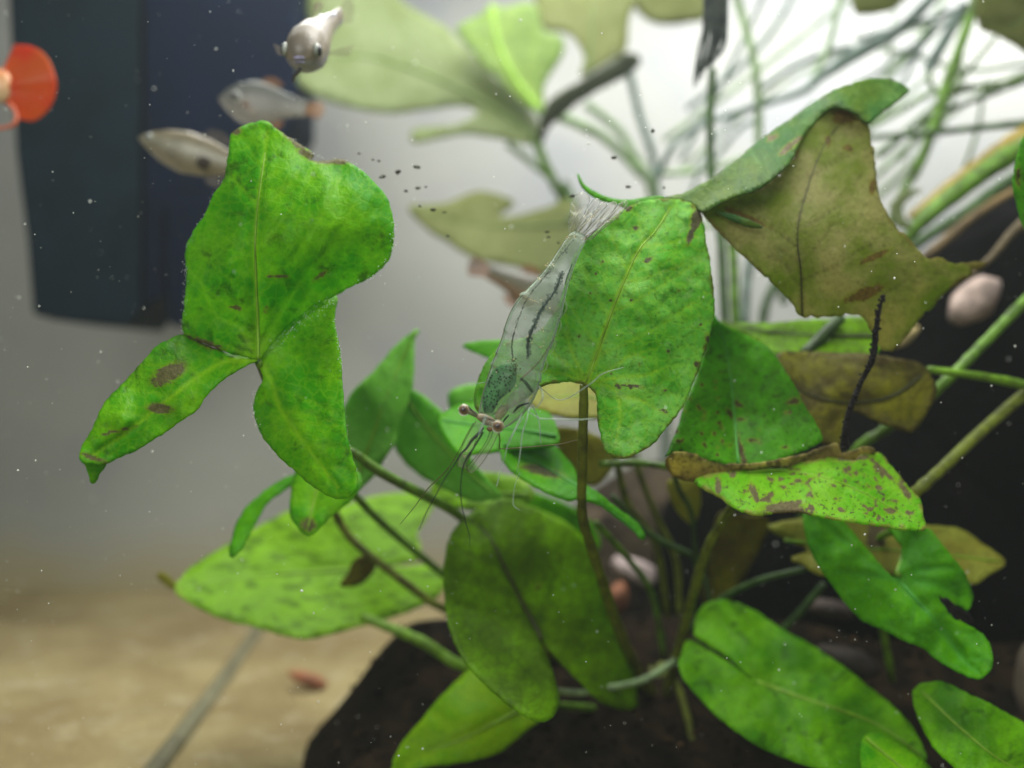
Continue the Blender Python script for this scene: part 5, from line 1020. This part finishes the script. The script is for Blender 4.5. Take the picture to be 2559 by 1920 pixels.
# legs and claws, thin and clear
for pts, r in [([(1323, 1030, 1.50), (1345, 1044, 1.50), (1366, 1047, 1.49), (1446, 1049, 1.48), (1488, 1045, 1.475)], [3, 2.4, 2.2, 2.2, 1.2]),
               ([(1330, 985, 1.52), (1346, 968, 1.51), (1357, 988, 1.50), (1352, 1004, 1.50), (1340, 1020, 1.50)], [3.5, 3.2, 3.2, 2.6, 1.6]),
               ([(1322, 1020, 1.48), (1317, 1046, 1.47), (1305, 1088, 1.465), (1299, 1140, 1.46), (1292, 1180, 1.455)], [2.6, 2.6, 2.8, 2.0, 0.9]),
               ([(1304, 1034, 1.47), (1292, 1063, 1.465), (1280, 1090, 1.46), (1272, 1110, 1.455)], [2.4, 3.2, 2.2, 1]),
               ([(1330, 1012, 1.53), (1346, 1049, 1.53), (1350, 1085, 1.53), (1352, 1112, 1.53)], [2.4, 2.6, 2.6, 1]),
               ([(1310, 1040, 1.49), (1275, 1095, 1.48), (1262, 1140, 1.475), (1250, 1180, 1.47), (1241, 1216, 1.465)], [2, 1.8, 1.8, 1.5, 1.8]),
               ([(1300, 1180, 1.47), (1288, 1210, 1.47), (1283, 1240, 1.47), (1284, 1264, 1.465), (1300, 1276, 1.46)], [1.2, 1.2, 1.3, 1.3, 0.8]),
               ([(1340, 960, 1.53), (1400, 1000, 1.55), (1473, 961, 1.53), (1507, 934, 1.52), (1560, 918, 1.53)], [1.5, 1.6, 2.6, 2.2, 1.0]),
               ([(1215, 955, 1.50), (1200, 958, 1.50), (1183, 960, 1.50), (1166, 962, 1.49)], [1.4, 1.4, 1.2, .7])]:
    strand('leg', pts, r, JLEG)
for pts in [[(1395, 790), (1402, 815), (1392, 838)], [(1380, 840), (1388, 862), (1372, 890)], [(1362, 890), (1368, 915), (1354, 938)], [(1408, 745), (1416, 768), (1406, 790)]]:
    strand('swimmeret', [(x, y, 1.515) for x, y in pts], [1.4, 2.2, 1], JFIN, sides=8)
# tail fan
def blade(name, outline, d, ax, m=JFIN):
    po = resample(catmull(outline, 6, True), 4, True); c = po.mean(0); k = len(po); V = []; F = []
    for j, t in enumerate((1, .8, .55, .3, .08)):
        for p in po:
            x = c + (p - c) * t; dd = d + 0.0005 * (p[1] - 590) * -0.6 - 0.004 * (1 - t) + 0.0022 * math.sin((x[0] - x[1]) * .28)
            V.append(P(x[0], x[1], dd))
    for j in range(4):
        for i in range(k): F.append([j * k + i, j * k + (i + 1) % k, (j + 1) * k + (i + 1) % k, (j + 1) * k + i])
    F.append([4 * k + i for i in range(k)])
    o = mk(name, np.array([list(v) for v in V]), F, m, sh); s = o.modifiers.new('t', 'SOLIDIFY'); s.thickness = 0.0012
    loop = np.vstack([po, po[:1]]); dd = d + 0.0005 * (loop[:, 1] - 590) * -0.6 + 0.0022 * np.sin((loop[:, 0] - loop[:, 1]) * .28)
    v, f = tube_geo(Pn(loop, dd), 0.8 / 2559 * K * dd, 5); mk('fin_edge', v, f, JLEG, o)
    a = resample(catmull(ax, 6), 5); dd = d + 0.0005 * (a[:, 1] - 590) * -0.6 - .003
    v, f = tube_geo(Pn(a, dd), np.linspace(1.2, .5, len(a)) / 2559 * K * dd, 5); mk('fin_rib', v, f, plain('fin_rib_brown', (120, 114, 84), 0.4, 0.4), o)
    return o
blade('uropod', [(1424, 588), (1421, 565), (1424, 535), (1427, 509), (1438, 490), (1452, 482), (1468, 487), (1474, 500), (1462, 530), (1446, 560), (1434, 582)], 1.575, [(1427, 586), (1436, 545), (1452, 500)])
blade('uropod', [(1434, 582), (1444, 562), (1462, 532), (1478, 504), (1490, 497), (1500, 503), (1492, 520), (1470, 550), (1446, 580)], 1.567, [(1436, 581), (1462, 540), (1490, 504)])
blade('telson', [(1440, 580), (1460, 555), (1484, 528), (1506, 508), (1515, 506), (1516, 514), (1500, 532), (1478, 558), (1458, 584)], 1.558, [(1446, 580), (1478, 545), (1511, 510)])
blade('uropod', [(1456, 584), (1480, 558), (1504, 530), (1524, 508), (1536, 504), (1542, 512), (1530, 532), (1504, 562), (1476, 588), (1462, 594)], 1.560, [(1460, 588), (1496, 550), (1533, 510)])
blade('uropod', [(1466, 592), (1496, 568), (1524, 535), (1545, 512), (1562, 502), (1568, 508), (1558, 528), (1530, 555), (1500, 578), (1474, 600)], 1.567, [(1470, 594), (1515, 552), (1558, 508)])
g = Geo()
for t in np.linspace(0, 1, 16):
    x, y = 1452 + 58 * t + random.gauss(0, 3), 575 - 66 * t + random.gauss(0, 3); d = 1.556 - 0.0003 * (y - 590); g.add(OCT[0] * pix(random.uniform(1, 1.8), d) + np.array(P(x, y, d - 0.004)), OCT[1])
o = g.mk('gold_specks', GOLD, sh, False); o['kind'] = 'stuff'

# ------------------------------------------------------------------ specks drifting in the water
g = Geo(); rg = np.random.default_rng(5)
for i in range(1300):
    px, py = rg.uniform(-60, 2620), rg.uniform(-40, 1960)
    d = rg.uniform(1.25, 2.0) if rg.random() < 0.8 else rg.uniform(2.0, 3.0)
    r = pix(abs(rg.normal(0, 1)) ** 1.3 * 0.8 + 0.5, d); v = OCT[0] * r * rg.uniform(0.6, 1.5, 3)
    g.add(v + np.array(P(px, py, d)), OCT[1])
o = g.mk('drifting_specks', plain('speck_white', (214, 222, 214), 0.6, 0.4, 0.1, 10), smooth=False); tag(o, 'tiny white specks drifting in the water', 'specks', kind='stuff')
g = Geo()
for x, y, r in [(897, 384, 3), (932, 400, 4), (948, 403, 4), (994, 430, 8), (1042, 419, 6), (957, 442, 6), (1014, 478, 4), (1043, 471, 5), (1064, 467, 3), (1084, 525, 6), (1110, 531, 4), (1048, 515, 4), (1433, 490, 6), (1534, 394, 5), (1571, 467, 6), (1631, 328, 5), (1367, 580, 4), (1371, 592, 4), (1395, 607, 3), (1120, 590, 4), (1660, 470, 4)]:
    d = 1.75; v = ICO1[0] * (1 + 0.3 * rg.normal(size=(len(ICO1[0]), 1))) * pix(r, d) * np.array([1.3, .8, .8]); g.add(v + np.array(P(x, y, d)), ICO1[1])
o = g.mk('drifting_specks', plain('speck_dark', (52, 56, 38), 0.8, 0.2, 0.3, 30), smooth=False); tag(o, 'dark crumbs of debris drifting right of the left leaf', 'specks', kind='stuff')
# algae fuzz along the lit leaf margins
g = Geo()
def fuzz(pts, d, n, spread=5):
    c = resample(catmull(pts, 8), 2)
    for i in range(n):
        p = c[rg.integers(len(c))] + rg.normal(0, spread, 2); g.add(OCT[0] * pix(rg.uniform(0.5, 1.5), d) + np.array(P(p[0], p[1], d + rg.normal(0, .006))), OCT[1])
fuzz([(834, 795), (844, 844), (852, 917), (858, 991), (863, 1060), (875, 1125), (889, 1178)], 1.575, 120, 3)
fuzz([(640, 978), (633, 1019), (639, 1056), (659, 1096), (692, 1137), (732, 1174)], 1.585, 80, 3)
fuzz([(692, 870), (740, 810), (800, 770), (842, 745)], 1.64, 110, 7)
fuzz([(464, 650), (466, 700), (459, 771), (458, 834)], 1.67, 90, 5)
fuzz([(570, 387), (540, 470), (500, 560), (466, 620)], 1.68, 60, 4)
fuzz([(984, 553), (980, 620), (940, 685), (881, 716)], 1.63, 60, 5)
fuzz([(690, 320), (753, 362), (810, 398), (870, 403), (920, 440)], 1.66, 50, 3)
o = g.mk('algae_fuzz', bpy.data.materials['speck_white'], pa, False); o['kind'] = 'stuff'
